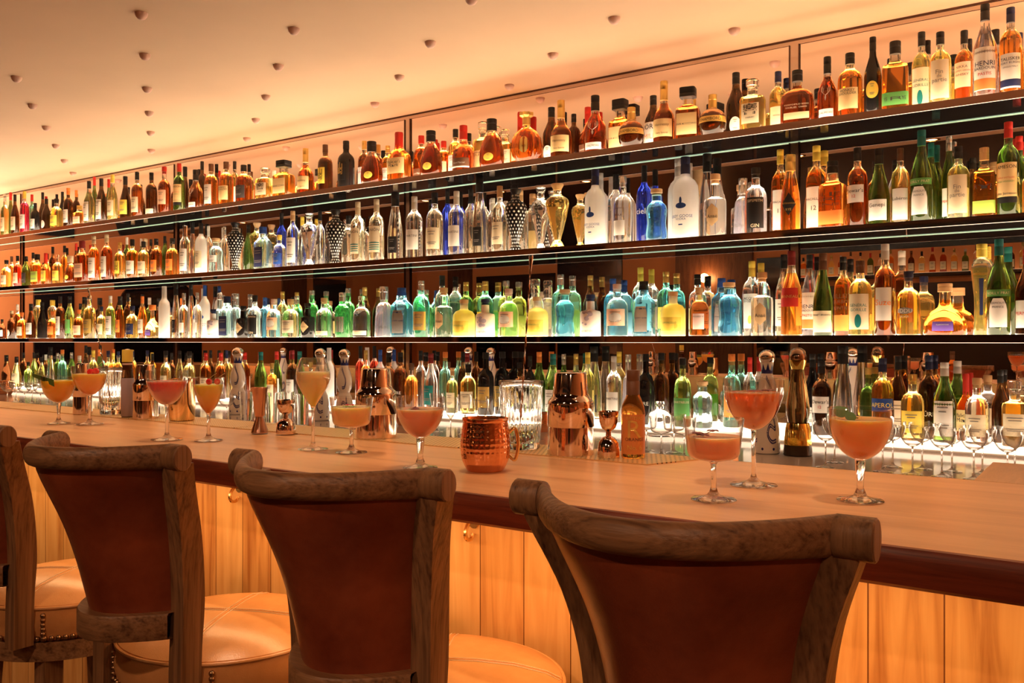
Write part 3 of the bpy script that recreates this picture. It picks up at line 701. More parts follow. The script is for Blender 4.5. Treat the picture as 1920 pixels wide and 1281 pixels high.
rs = empty('wall_shelf', 'dark shelf on the rear wall, loaded with amber bottles, seen in the mirror', 'shelf', (0, 0, CZ + .80))
b = MB(); b.box(-3.4, -.2, YR, YR + .30, -.05, 0); b.build('board', M_BLACKG, rs)
b = MB(); b.box(-3.4, -.2, YR + .001, YR + .29, .0005, .003); b.build('light_panel', mat('dim_glow', (1, .8, .6), emit=(1, .7, .4), es=1.2), rs)
cols = ['amber', 'dark', 'brown', 'golden', 'clear', 'amber', 'yellow', 'maroon', 'bottle-green']; caps = ['black', 'red', 'black', 'gold', 'white', 'brown']
for i in range(27):
    kd = ['wh', 'wi', 'gi', 'wh', 'go'][(i * 7) % 5]; c = cols[(i * 5) % 9]; cp = caps[(i * 7) % 6]
    n = ['first', 'second', 'third', 'fourth', 'fifth', 'sixth', 'seventh', 'eighth', 'ninth'][i % 9]; g3 = ['left third', 'middle third', 'right third'][i // 9]
    bottle(-3.3 + i * .115, YR + .15, CZ + .8035, .036, .26 + .04 * ((i * 3) % 4) / 3, kd, c, cp, 'cream',
           f'{CW.get(c, c)} bottle with {cp} cap on the mirrored rear shelf, {n} in its {g3}', 'bottles on the rear shelf', PI)

# ---------------------------------------------------------------- the bar
BY0 = 1.365 * S3; BY1 = 2.12 * S3; BYM = 1.925 * S3
M_TOP = wood('bar_oak', (.54, .25, .105), (.76, .42, .21), (.7, 9, 9), .30, 2.0, .02, 22)
M_EDGE_SHADE = wood('bar_edge_shaded_wood', (.08, .012, .005), (.21, .042, .016), (1.2, 10, 26), .33, 4.0, .10, 30)  # the bar's wood, coloured darker to carry the shade on its front edge
root = empty('bar_counter', 'long wooden bar counter with rounded edge coloured dark for shade and plank front', 'bar', (0, 0, ZB))
T = .060 * S3
XA, XB = X0 + .01, X1 - .01
xf = onplane(1803, 900, ZB)[0]; xm = onplane(1216, 873, ZB)[0]
b = MB(); b.box(XA, XB, BY0 + .012, BY1, -T, 0)
b.build('bar_top', M_TOP, root)
b = MB(); Vp = []
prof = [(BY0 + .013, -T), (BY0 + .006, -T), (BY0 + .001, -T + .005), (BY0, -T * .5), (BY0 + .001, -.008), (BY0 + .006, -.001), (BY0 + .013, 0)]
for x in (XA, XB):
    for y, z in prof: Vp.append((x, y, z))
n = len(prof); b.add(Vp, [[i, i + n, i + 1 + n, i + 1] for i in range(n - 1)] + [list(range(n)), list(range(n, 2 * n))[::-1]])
b.build('shaded_edge', M_EDGE_SHADE, root, True)
b = MB(); b.box(xf + .02, XB, BY1 + .0, BY1 + .30, -T, 0.0004); b.build('serving_flap', wood('flap_oak', (.40, .19, .08), (.66, .36, .17), (9, 1.2, 9), .3, 3.0, .05), root)
YP = BY0 + .215
b = MB(); b.box(XA, XB, YP, YP + .03, -ZB + .02, -T - .0005); b.build('plank_front', planks('cedar_planks'), root)
b = MB(); b.box(XA, XB, BY0 + .03, BY0 + .045, -T - .004, -T - .0005); b.build('light_strip', mat('strip_glow', (1, .8, .5), emit=(1, .6, .25), es=4), root)
b = MB(); b.box(XA, XB, BY1, BY1 + .012, -.30, -.001); b.build('rear_trim', M_BRASS, root)
# perforated drip mat
mm, nt, bb = new_mat('perforated_brass'); L = nt.links.new
tc = node(nt, 'ShaderNodeTexCoord'); vm = node(nt, 'ShaderNodeVectorMath', operation='SCALE'); vm.inputs['Scale'].default_value = 1 / .0115; L(tc.outputs['Object'], vm.inputs[0])
sp = node(nt, 'ShaderNodeSeparateXYZ'); L(vm.outputs[0], sp.inputs[0])
fy = node(nt, 'ShaderNodeMath', operation='FLOOR'); L(sp.outputs[1], fy.inputs[0])
hx = node(nt, 'ShaderNodeMath', operation='MULTIPLY_ADD'); hx.inputs[1].default_value = .5; L(fy.outputs[0], hx.inputs[0]); L(sp.outputs[0], hx.inputs[2])
cb = node(nt, 'ShaderNodeCombineXYZ'); L(hx.outputs[0], cb.inputs[0]); L(sp.outputs[1], cb.inputs[1])
fr = node(nt, 'ShaderNodeVectorMath', operation='FRACTION'); L(cb.outputs[0], fr.inputs[0])
sb = node(nt, 'ShaderNodeVectorMath', operation='SUBTRACT'); sb.inputs[1].default_value = (.5, .5, 0); L(fr.outputs[0], sb.inputs[0])
ln = node(nt, 'ShaderNodeVectorMath', operation='LENGTH'); L(sb.outputs[0], ln.inputs[0])
lt = node(nt, 'ShaderNodeMath', operation='LESS_THAN'); lt.inputs[1].default_value = .22; L(ln.outputs['Value'], lt.inputs[0])
mx = node(nt, 'ShaderNodeMix', data_type='RGBA'); mx.inputs['A'].default_value = (.78, .52, .24, 1); mx.inputs['B'].default_value = (.12, .06, .02, 1); L(lt.outputs[0], mx.inputs['Factor'])
L(mx.outputs['Result'], bb.inputs['Base Color']); bb.inputs['Metallic'].default_value = .6; bb.inputs['Roughness'].default_value = .38
xms = [onplane(px, 0 + 640.5 + F * HB * dyy(px) / BYM, ZB)[0] for px in (240, 800)] + [xm]
xms = [X0 + .4, xms[0] - .9, xms[0], (xms[0] + xms[1]) / 2 - .1, xms[1] + .1, xm]
for i in range(len(xms) - 1):
    b = MB(); a, c = xms[i] + .003, xms[i + 1] - .003
    V = [(a, BYM, z) for z in (.0002, .0025)] + [(a, BY1, z) for z in (.0002, .0025)] + [(c, BYM, z) for z in (.0002, .0025)] + [(c + (.07 if i == 4 else 0), BY1, z) for z in (.0002, .0025)]
    b.add(V, [[0, 1, 3, 2], [4, 6, 7, 5], [0, 4, 5, 1], [2, 3, 7, 6], [0, 2, 6, 4], [1, 5, 7, 3]])
    o = b.build('drip_mat', mm, None, False, (0, 0, ZB))
    tag(o, 'perforated brass drip mat let into the bar top, ' + ['at the far end', 'under the far shaker', 'beneath the brass ice bucket', 'behind the two jiggers', 'under the hammered mug and nearest shaker'][i], 'drip mat', 'brass drip mats')
# coat hooks
for i, (px, py) in enumerate([(130, 846), (450, 927), (890, 995)]):
    x = XatY(px, YP); zt = Zat(py, px, YP - .02)
    P = smoothpts([(0, 0, .02), (0, -.018, .014), (0, -.030, -.004), (0, -.026, -.018), (0, -.012, -.020), (0, -.006, -.010)], 5)
    b = MB(); b.add(*tube(P, .0042, 8)); V, Fc = lathe([(0, 0), (.013, 0), (.013, .004), (0, .004)], 16); b.add([(a, -c_, bb_ + .012) for a, bb_, c_ in V], Fc)
    o = b.build('coat_hook', M_BRASS, None, True, (x, YP, zt))
    tag(o, 'small brass hook under the bar edge, ' + ['between the two farthest stools', 'left of the second nearest stool', 'just left of the nearest stool'][i], 'hook', 'hooks under the bar')

# rows of bottles: picture x, picture y of the top, width in pixels, kind, colour, cap, label, row (b = back)
ROW1 = """9 365 16 wh olive silver cream|20 361 15 wi bottle-green red - b|28 365 16 wi dark black cream|46 359 18 wh magenta yellow white|60 365 15 wh teal red - b
66 381 18 wh black black white|80 361 15 wi dark black - b|87 373 19 wi dark black ben|106 373 24 gi golden black yellow|117 360 15 wi black black yellow b
128 353 19 wh dark orange white|143 357 15 wh dark orange - b|149 386 20 sq amber gold peach|167 340 21 wi olive black big|177 332 15 wi bottle-green red - b
190 335 21 wi dark black big|211 328 20 wi yellow yellow cream|235 331 22 ch dark black yellow|257 323 22 wh brown black cream|284 324 22 wh dark black low
308 313 24 gi maroon red pea|336 307 23 wh bottle-green red jam|347 313 16 sl dark black - b|367 319 27 da brown black dal|379 303 18 wh dark black - b
396 308 26 wh amber brown big|424 304 28 wh amber brown mon|440 303 18 wh golden black white b|457 310 31 wh brown black dark|497 316 33 hi golden glass hib|514 320 20 wh bottle-green white - b
532 302 33 di amber black dis|573 279 31 vs brown gold hen|610 272 28 wh dark brown yam|649 265 32 wh black black yab|683 265 24 wh brown gold bac b
697 266 39 xo maroon black xol|727 274 24 wh amber gold white b|748 249 40 mk amber red mkr|790 255 30 wh brown red gra b|808 246 41 xo maroon black xol
833 265 28 wh amber red cream b|853 243 28 wh golden black white b|869 236 42 vs maroon red gra|906 230 36 hi golden glass mon b|922 224 45 xo maroon black xol
952 243 34 hi golden glass cream b|971 212 34 mk amber red mkr b|987 212 54 dc brown gold rem|1034 202 34 wi dark black ben b|1052 189 40 vs brown gold hen
1078 214 26 wh dark black - b|1100 202 34 vs maroon red gra b|1116 180 41 da maroon black dal|1163 188 38 di amber black dis b|1184 202 50 gl dark gold cha
1225 180 34 wi dark black prt b|1245 153 41 vs brown gold hen|1293 165 44 di brown black dis|1333 179 54 gl dark gold cha|1380 137 38 wi dark black ben b
1411 150 47 hi golden glass hib|1459 135 34 wh golden navy flo b|1495 133 62 wo maroon black wdf|1553 107 38 da maroon black dal|1592 101 48 wh amber black mon
1638 70 34 wi black black yro|1677 79 50 sq amber black bur|1728 61 38 wh yellow black tea b|1763 61 42 wh yellow black fin|1808 58 38 wh amber black nik b
1847 9 47 wi smoky black har|1895 15 44 wh amber navy tal|1940 40 44 wh golden black cream"""
ROW2 = """12 488 21 gi golden black cream|22 481 15 wh amber brown - b|33 480 17 wh red black cream|49 481 18 wi bottle-green black dark|62 474 15 wh amber black - b
70 477 20 sq amber black lime|86 475 17 mk orange red yellow|99 463 15 wh dark black - b|108 478 20 gi golden glass yellow|121 461 15 wh amber black - b
132 480 22 xo brown cream xol|143 457 14 wi dark red - b|154 452 24 sq brown maroon peach|176 443 21 wh amber cream big|200 440 22 wh brown cream big
225 455 21 wh golden gold yam|238 445 14 wh bottle-green white - b|248 449 23 wh amber black white|269 453 22 wh golden black cream|283 449 15 wh dark black - b
293 448 22 wh brown black ora|309 443 15 wi bottle-green black - b|323 447 25 gi orange black ora|347 422 21 fr clear cream big|361 417 15 sl clear black - b
377 419 23 go frosted black cream|391 424 16 go clear white - b|405 447 27 mi aqua cork white|421 425 17 wh straw silver - b|441 418 33 va black black -
466 422 20 wi bottle-green black - b|482 418 28 va golden cork - b|493 426 29 bo aqua blue navy|524 441 24 gi clear yellow blue|528 400 20 go cobalt black - b
549 396 24 wh clear cork big|567 407 20 wh clear yellow - b|580 401 33 va clear glass -|600 396 20 wh clear black - b|629 394 37 va black black -
654 405 28 wh straw black - b|671 379 28 go straw cream uni|706 374 29 go straw cream uni|741 361 29 sl clear black blk|777 369 32 go clear white mrt
815 362 32 wh straw black cream|839 355 22 go cobalt black - b|856 359 31 go clear white mrt|883 356 26 go clear black - b|899 331 28 sl straw black blk
924 372 24 go clear white - b|939 349 30 wh straw cork cream|965 355 42 va black black -|975 358 32 wh straw cork - b|1014 352 38 va clear glass - b
1045 345 45 va golden cork -|1088 365 34 va golden cork - b|1116 318 40 go frosted navy goo|1128 325 34 go frosted white - b|1168 332 36 gi clear silver zub
1152 328 32 go clear black - b|1208 311 30 go cobalt black cie b|1231 355 40 mi blue cork mil|1285 295 50 go frosted navy goo|1272 299 40 go frosted white - b
1326 289 32 sl clear black - b|1341 327 42 an clear cork ana|1393 335 36 ma lilac silver mar b|1417 315 42 gi clear black sip|1463 281 34 wh amber yellow mac b
1482 291 38 sl amber gold rit|1531 274 40 wh amber yellow mac b|1561 303 48 sq orange black bub|1611 277 40 wh brown black dew|1645 280 42 ch bottle-green black gen
1679 301 34 wi smoky black - b|1692 278 36 wh golden brown lab|1724 245 44 wi bottle-green teal noi|1752 268 34 wi bottle-green teal - b|1773 257 34 wi bottle-green silver per b
1797 275 43 wh yellow black fin|1850 277 44 sq amber cork bul|1824 297 34 wh dark black - b|1886 230 46 wh bottle-green red jam|1911 256 38 wh bottle-green red - b|1938 300 44 wh golden black cream"""
ROW3 = """4 599 14 gi dark black white|22 583 17 gi dark cream ben|33 571 15 wh brown white - b|41 586 19 gi amber orange cream|58 570 19 ch dark black white
72 562 20 sg yellow yellow - b|79 567 19 ch black black -|99 584 20 gi orange orange ora|113 556 18 wh dark black big|131 556 20 wi green black green b
148 581 21 gi brown orange peach|162 558 16 wi dark black - b|168 555 24 wh golden glass gold|190 575 18 gi yellow navy cream|207 555 18 wh green white big
225 556 17 sl brown black ora|240 551 16 wh dark black - b|248 574 24 gi golden navy navy|267 556 17 wi amber orange white|286 572 30 be golden orange pla
308 536 22 fr frosted white -|330 533 16 sl clear black blk|345 550 19 gi clear silver zub|358 534 15 sl clear black - b|370 549 18 gi clear silver zub
384 535 20 go frosted blue goo b|400 580 25 an ceramic navy nor|412 549 22 an aqua glass - b|426 556 27 bo aqua navy navy|443 551 24 ma aqua silver - b
456 574 27 an black black hex|478 554 27 gi clear black sip|497 558 22 go blue blue - b|514 561 29 gi straw pink ovl|530 547 22 wh golden gold - b
545 561 32 gi straw cork cream|557 555 22 tq emerald silver - b|577 569 27 an black black hex|585 545 26 gi emerald silver - b|608 559 32 gi clear cork low
642 549 29 tq emerald silver tnq|653 541 26 gi emerald silver - b|678 556 33 gi clear glass low|684 539 24 wi dark gold - b|720 538 36 ma lilac silver mar
753 540 35 bo blue blue bom|790 527 31 wh teal silver gold|799 544 26 gi emerald silver - b|832 540 34 an clear cork ana|829 517 28 wh clear black - b
870 562 42 gi lemon cork lim|874 529 28 wh bottle-green gold - b|910 561 36 an ceramic navy nor|910 528 31 wh teal gold yellow b|954 542 37 gi lime pink ovl
949 527 32 gi green silver - b|1004 524 38 ma lilac glass mar b|1007 557 42 gi lemon cork lim|1059 543 37 mi blue cork mil|1051 515 34 wh teal silver - b
1107 553 39 an ceramic navy nor|1107 517 28 wi dark gold - b|1157 533 41 gi aqua pink ovl|1149 523 34 go blue blue - b|1207 528 38 bo blue black bom
1201 502 32 go clear yellow white b|1262 547 47 gi lemon cork lim|1249 510 34 wh teal gold yellow b|1311 540 37 gi brown cork mr7|1308 515 34 wh clear black white b
1367 530 42 mi blue cork mil|1353 522 36 bo blue blue bom b|1429 511 42 an clear cork ana|1410 490 36 go clear yellow lmn b|1484 471 40 wi orange maroon jan
1470 478 34 wi straw black white b|1518 478 32 wi smoky black har b|1543 476 38 ch bottle-green brown fer|1581 482 34 wh amber black bub b|1613 489 45 wh yellow brown tea
1661 458 42 wh brown white suz|1702 509 46 gi golden navy edd|1772 532 84 be amber cork pla|1841 458 42 sg yellow yellow ger b|1873 449 46 wi bottle-green teal noi|1926 468 46 wi dark red per"""
ROW4 = """12 666 20 ch dark black -|31 669 19 ch olive black cream|44 661 15 wh dark black - b|53 679 16 gi green black -|64 661 15 wi green black - b
78 670 15 wi olive black -|86 665 14 wh dark white - b|95 651 18 co clear black -|108 662 14 wh bottle-green silver - b|117 656 18 gi teal orange -
134 661 15 wi bottle-green silver - b|149 667 18 gi straw white cream|161 648 15 wi dark black - b|175 657 18 wh golden yellow cream|186 655 15 wi bottle-green orange - b
203 658 17 gi golden navy white|212 662 17 wh orange yellow cream|222 659 15 gi orange navy - b|286 663 16 wi dark black -|311 658 21 gi yellow black cream
322 662 15 wh dark black - b|337 658 17 wi olive black -|355 659 22 gi yellow black cream|386 662 20 wh brown red cream|395 657 15 wh dark black - b
414 662 20 wh brown red cream|425 657 15 wh golden navy - b|489 660 24 wi bottle-green teal -|510 681 20 gi amber gold cream|519 659 20 wi bottle-green red white b
548 657 22 wh dark maroon white|617 651 20 fr frosted white -|676 649 20 go red black - b|686 657 20 wh orange gold white|713 656 20 go frosted blue goo b
729 662 27 wh dark black stt|752 661 27 wh dark black stt|770 681 27 gi orange brown -|789 658 20 wh clear black - b|808 663 27 wi clear maroon teal
835 660 24 gi teal orange - b|848 690 22 wh golden cork cream|878 683 30 wh golden black cream|868 660 20 wh dark black - b|911 661 31 gi black black gold
942 660 30 gi black black gold b|975 680 24 gi dark black white|993 668 22 wh black black -|1011 660 26 wi bottle-green orange white b|1037 664 30 wi green teal white
1057 664 22 wi bottle-green silver - b|1080 664 24 wi olive gold cream b|1102 661 26 wh yellow yellow -|1114 650 28 sl straw black blk b|1151 668 29 go clear white mrt
1178 665 24 ma lilac silver - b|1211 664 31 gi black black stt|1240 662 30 gi dark black - b|1280 672 32 gi green black chr|1317 715 38 mi aqua cork mil
1372 664 34 gi teal orange ora b|1406 670 26 go clear red white b|1524 664 34 wi black black ben b|1541 677 37 wh dark black dew|1580 649 44 co clear black -
1628 690 32 gi bottle-green gold - b|1655 672 42 wh orange navy ape|1684 668 34 wi dark black white b|1711 702 45 gi golden gold yellow|1742 667 40 wh dark navy stt b
1771 680 44 wi bottle-green white big|1811 701 34 mk amber red mkr b|1832 709 46 gi clear cork cream|1876 695 34 wi dark black - b|1903 715 50 hi golden glass cream"""
SPLACE = {0: 'top shelf', 1: 'middle shelf', 2: 'lowest shelf', 3: 'back counter'}
def parse(t):
    out = []
    for s in t.replace('\n', '|').split('|'):
        q = s.split(); out.append(dict(px=float(q[0]), top=float(q[1]), w=float(q[2]), kind=q[3], col=q[4], cap=q[5], lab=q[6], back=len(q) > 7))
    return out
def look(b):
    kd = KIND[b['kind']]; c = CW.get(b['col'], b['col'])
    lw = '' if b['lab'] == '-' else (LB[b['lab']][0] if b['lab'] in LB else b['lab'])
    return c, kd['word'], b['cap'], lw
def bay(px):
    for lim, w in ((42, 'far end bay'), (331, 'fourth bay'), (765, 'third bay'), (1490, 'second bay')):
        if px < lim: return w
    return 'nearest bay'
allspecs = []
for si, t in enumerate((ROW1, ROW2, ROW3, ROW4)):
    bs = parse(t)
    z = SH[si] if si < 3 else ZRI
    for b in bs:
        b['Y'] = YB if b['back'] else YF
        b['x'] = XatY(b['px'], b['Y']); b['z'] = z; b['si'] = si
        m = mpp(b['px'], b['Y']); st = math.sqrt(1 + kk(b['px']) ** 2)
        sy_ = KIND[b['kind']]['sy']; al = math.atan(abs(b['x'] / b['Y'])); b['R'] = b['w'] / 2 * m / st / math.sqrt(math.cos(al) ** 2 + (sy_ * math.sin(al)) ** 2)
        b['H'] = Zat(b['top'], b['px'], b['Y']) - z
    for row in (True, False):
        L = sorted([b for b in bs if b['back'] == row], key=lambda b: b['x'])
        for _ in range(4):
            for a, c in zip(L, L[1:]):
                d = c['x'] - a['x'] - .002
                if a['R'] + c['R'] > d:
                    over = a['R'] + c['R'] - d
                    a['x'] -= over * .3; c['x'] += over * .3
                    if _ > 1: k = d / (a['R'] + c['R']); a['R'] *= k; c['R'] *= k
    bs.sort(key=lambda b: b['x'])
    allspecs.append(bs)
used = {}
def describe(bs, i):
    b = bs[i]; c, sh, cap, lw = look(b)
    nm = 'bottle' if sh != 'footed vase' else 'bottle'
    base = f"{c} {sh} bottle, {cap} {'stopper' if b['kind'] in ('hi','va') else 'cap'}"
    if lw: base += f", {lw} label"
    same = [x for x in bs if x['back'] == b['back']]
    j = same.index(b)
    nb = same[j - 1] if j > 0 else None
    if b['back']:
        fr = min([x for x in bs if not x['back']], key=lambda x: abs(x['px'] - b['px']))
        n = look(fr); rel = f"behind {n[0]} one with {n[2]} cap"
    elif nb is not None:
        n = look(nb); rel = f"beside {n[0]} one with {n[2]} cap"
    else: rel = 'at the row end'
    return base, rel
import collections
def finish(base, place, rel, px):
    s = f"{base}, {place}, {rel}"
    if len(s.split()) > 16: s = f"{base}, {place}, {rel}".replace(' label', '')
    return s
def wc(s): return len(s.split())
labels_seen = collections.Counter()
for bs in allspecs:
    for i, b in enumerate(bs):
        base, rel = describe(bs, i); place = SPLACE[b['si']]
        cand = [f"{base}, {place}, {rel}", f"{base}, {place}, {bay(b['px'])}, {rel.replace(' cap', '')}",
                f"{base}, {place}, {bay(b['px'])}"]
        b['cand'] = [c for c in cand if wc(c) <= 16] or [f"{base}, {place}"]
cnt = collections.Counter(b['cand'][0] for bs in allspecs for b in bs)
for bs in allspecs:
    for b in bs:
        lab = b['cand'][0]
        if cnt[lab] > 1:
            b2 = f"{look(b)[0]} {look(b)[1]} bottle, {SPLACE[b['si']]}, {bay(b['px'])}"
            same = [x for x in bs if x['back'] == b['back']]; j = same.index(b)
            l = look(same[j - 1]) if j > 0 else None; r = look(same[j + 1]) if j + 1 < len(same) else None
            if l and r: lab = f"{b2}, between {l[0]} {l[2]}-capped and {r[0]} {r[2]}-capped"
            elif r: lab = f"{b2}, beside {r[0]} {r[2]}-capped at row end"
            else: lab = f"{b2}, last in its row"
        b['label'] = lab
        labels_seen[lab] += 1
for l, n in labels_seen.items():
    if n > 1: print('DUPLABEL', n, l)
for bs in allspecs:
    for b in bs:
        if b['H'] < .05: continue
        kd = KIND[b['kind']]
        bottle(b['x'], b['Y'], b['z'] + .0004, b['R'], b['H'], b['kind'], b['col'], b['cap'], b['lab'], b['label'],
               f"bottles on the {SPLACE[b['si']]}", random.uniform(-.18, .18) + (.12 if b['px'] < 1500 else 0))

# ---------------------------------------------------------------- stools
M_OAK = wood('stool_oak', (.10, .042, .018), (.36, .18, .08), (60, 60, .8), .45, 1.2, .6, 4, fw=.7, dist=.25)
M_OAKX = wood('stool_oak_rail', (.10, .042, .018), (.36, .18, .08), (.8, 60, 60), .45, 1.2, .6, 4, fw=.7, dist=.25)
M_LB = leather('shaded_leather', (.17, .026, .009), (.42, .10, .04), .32)  # backrest: the seat's tan leather recoloured dark, with its shade painted in
M_LS = leather('tan_leather', (.60, .26, .085), (.78, .38, .14), .24)
M_THR = mat('thread', (.85, .65, .42), .7)
M_NAIL = mat('antique_nail', (.45, .28, .15), .3, 1)
def stool(label, loc, rz, chk=None):
    s = S3
    t = empty('bar_stool', label, 'bar stool', loc, rz, 'stools along the bar')
    zt = (-.20 * s) - (-CZ)                  # crest top above floor
    Z = lambda z: CZ + z * s                 # heights in my measuring frame
    # local: x across, y towards the bar (0 = seat centre), measured 1.33 from the eye
    y0 = lambda y: (y - 1.33) * s
    def stile(z):     # half width and y of the stile at height z
        K_ = [(-.20, .222, 1.038), (-.25, .208, 1.050), (-.31, .182, 1.074), (-.37, .163, 1.096), (-.45, .149, 1.112), (-.54, .143, 1.119), (-.64, .140, 1.114), (-.82, .140, 1.112)]
        for (z1, w1, a1), (z2, w2, a2) in zip(K_, K_[1:]):
            if z <= z1 and z >= z2:
                q = (z1 - z) / (z1 - z2); return w1 + (w2 - w1) * q, a1 + (a2 - a1) * q
        return K_[0][1:] if z > K_[0][0] else K_[-1][1:]
    def smooth_stile(z):
        a = [stile(z + d) for d in (-.03, -.015, 0, .015, .03)]
        return sum(q[0] for q in a) / 5, sum(q[1] for q in a) / 5
    depth = lambda z: .150 + (z + .20) * .12
    def yback(z, u): return smooth_stile(z)[1] - depth(z) * (1 - abs(u) ** 2.0)
    # stiles
    for sg in (-1, 1):
        V, Fc, N = [], [], 26
        for i in range(N + 1):
            z = -.236 - (.755 - .236) * i / N
            w, y = smooth_stile(z)
            hx, hy = .021, .021 + .004 * math.sin(PI * i / N)
            if z < -.6: hy = .024
            for a, c in ((-1, -1), (-.8, -1.12), (.8, -1.12), (1, -1), (1, 1), (.8, 1.12), (-.8, 1.12), (-1, 1)):
                V.append(((sg * w + a * hx) * s, y0(y + c * hy), Z(z)))
        for i in range(N):
            for k in range(8): j = (k + 1) % 8; Fc.append([i * 8 + k, i * 8 + j, (i + 1) * 8 + j, (i + 1) * 8 + k])
        Fc += [list(range(8)), [N * 8 + k for k in range(8)][::-1]]
        mesh('stile', V, [f[::-1] for f in Fc], M_OAK, t, True)
        # rolled head of the stile
        V, Fc = [], []; n = 20
        w, y = .223, 1.040
        hd = MB()
        for i, (xx, rr) in enumerate([(-.023, .0), (-.023, .0232), (-.021, .0246), (.021, .0246), (.023, .0226), (.023, 0)]):
            for k in range(n):
                a = 2 * PI * k / n
                V.append((sg * (w + xx) * s, y0(y - .004 + rr * .85 * math.cos(a)), Z(-.2225 + rr * 1.05 * math.sin(a))))
        for i in range(5):
            for k in range(n): j = (k + 1) % n; Fc.append([i * n + k, i * n + j, (i + 1) * n + j, (i + 1) * n + k][::-sg if sg == -1 else -1])
        mesh('stile_head', V, Fc, M_OAK, t, True)
    # crest rail: a rolled bar between the heads
    V, Fc = [], []; N, n = 36, 18
    for i in range(N + 1):
        u = -1 + 2 * i / N; w = .223
        x = u * (w - .022); y = yback(-.22, u) - .004
        e = abs(u) ** 3
        ry, rz = .0165 + .004 * e, .0215 + .0033 * e
        for k in range(n):
            a = 2 * PI * k / n
            V.append((x * s, y0(y + ry * math.cos(a)), Z(-.2225 + rz * math.sin(a))))
    for i in range(N):
        for k in range(n): j = (k + 1) % n; Fc.append([i * n + k, i * n + j, (i + 1) * n + j, (i + 1) * n + k])
    mesh('crest_rail', V, Fc, M_OAKX, t, True)
    # leather back
    V, Fc = [], []; N, M = 28, 18
    for side in (0, 1):
        for j in range(M + 1):
            z = -.238 - (.560 - .238) * j / M
            w, _ = smooth_stile(z)
            puff = .012 * math.sin(PI * j / M) ** .5
            for i in range(N + 1):
                u = -1 + 2 * i / N
                y = yback(z, u * .97)
                pf = puff * (1 - u ** 6)
                V.append((u * (w - .012) * s, y0(y - .004 - pf + .0 if side == 0 else y + .016 + pf), Z(z)))
    q = (M + 1) * (N + 1)
    for j in range(M):
        for i in range(N):
            a = j * (N + 1) + i; Fc.append([a, a + N + 1, a + N + 2, a + 1]); Fc.append([q + a, q + a + 1, q + a + N + 2, q + a + N + 1])
    for i in range(N): Fc.append([i, i + 1, q + i + 1, q + i]); a = M * (N + 1) + i; Fc.append([a, q + a, q + a + 1, a + 1])
    for j in range(M):
        a = j * (N + 1); Fc.append([a, q + a, q + a + N + 1, a + N + 1]); a += N; Fc.append([a, a + N + 1, q + a + N + 1, q + a])
    mesh('backrest', V, Fc, M_LB, t, True)
    # lower rail
    V, Fc = [], []; N = 24
    for i in range(N + 1):
        u = -1 + 2 * i / N; w, _ = smooth_stile(-.56)
        x = u * (w - .005); y = yback(-.56, u * .95)
        for yy, zz in ((-.030, -.548), (-.033, -.552), (-.033, -.596), (-.030, -.600), (.026, -.600), (.026, -.548)):
            V.append((x * s, y0(y + yy), Z(zz)))
    for i in range(N):
        for k in range(6): j = (k + 1) % 6; Fc.append([i * 6 + k, i * 6 + j, (i + 1) * 6 + j, (i + 1) * 6 + k][::-1])
    mesh('lower_rail', V, Fc, M_OAKX, t, True)
    # seat cushion
    RS = .245 * s; zr = -.668
    prof = [(0, Z(-.752)), (RS * .96, Z(-.752)), (RS * .985, Z(-.748)), (RS * 1.02, Z(-.71)), (RS * 1.0, Z(zr - .004)), (RS * .985, Z(zr + .006)), (RS * .86, Z(zr + .020)), (RS * .6, Z(zr + .034)), (RS * .3, Z(zr + .040)), (0, Z(zr + .041))]
    V, Fc = lathe(prof, 64); mesh('seat', V, Fc, M_LS, t, True)
    P = [(RS * 1.003 * math.cos(2 * PI * i / 64), RS * 1.003 * math.sin(2 * PI * i / 64), Z(zr + .001)) for i in range(65)]
    mb = MB(); mb.add(*tube(P, .0036, 8, False)); mb.build('piping', M_LS, t, True)
    def ztop(r):
        pr = prof[4:]
        for (r0, z0), (r1, z1) in zip(pr, pr[1:]):
            if r1 <= r <= r0: return z1 + (z0 - z1) * (r - r1) / (r0 - r1)
        return Z(zr)
    mb = MB()       # seam and twin stitch lines crossing the seat
    for ang in (.5, .5 + PI / 2):
        for off in (-.006, .006):
            for i in range(-44, 45):
                q0 = i / 45 * RS * .97
                x, y = q0 * math.cos(ang) - off * math.sin(ang), q0 * math.sin(ang) + off * math.cos(ang)
                x2, y2 = x + .0042 * math.cos(ang), y + .0042 * math.sin(ang)
                mb.add(*tube([(x, y, ztop(math.hypot(x, y)) + .0006), (x2, y2, ztop(math.hypot(x2, y2)) + .0006)], .0008, 4))
    mb.build('stitching', M_THR, t, True)
    mb = MB()
    for ang in (.5, .5 + PI / 2):
        P = []
        for i in range(-30, 31):
            q0 = i / 30 * RS * .985; x, y = q0 * math.cos(ang), q0 * math.sin(ang); P.append((x, y, ztop(abs(q0)) - .0003))
        mb.add(*tube(P, .0018, 6))
    mb.build('seam', M_LS, t, True)
    mb = MB()
    nn = 96
    for i in range(nn):
        a = 2 * PI * i / nn
        mb.add(*sphere((RS * 1.0 * math.cos(a), RS * 1.0 * math.sin(a), Z(-.742)), .0062, 8, 5))
    for sg in (-1, 1):
        for d in (-.034, .034):
            xx = (sg * .140 + d) * s; yy = -math.sqrt(max(RS ** 2 * 1.03 - xx * xx, 0))
            for q in range(6): mb.add(*sphere((xx, yy, Z(-.684 - q * .0115)), .0058, 8, 5))
    o = mb.build('nail_trim', M_NAIL, t, True)
    # seat frame, legs and foot ring
    V, Fc = lathe([(RS * .90, Z(-.80)), (RS * 1.0, Z(-.80)), (RS * 1.0, Z(-.7525)), (RS * .90, Z(-.7525)), (RS * .90, Z(-.80))], 48); mesh('seat_frame', V, Fc, M_OAKX, t, True)
    zf = Z(-.80)
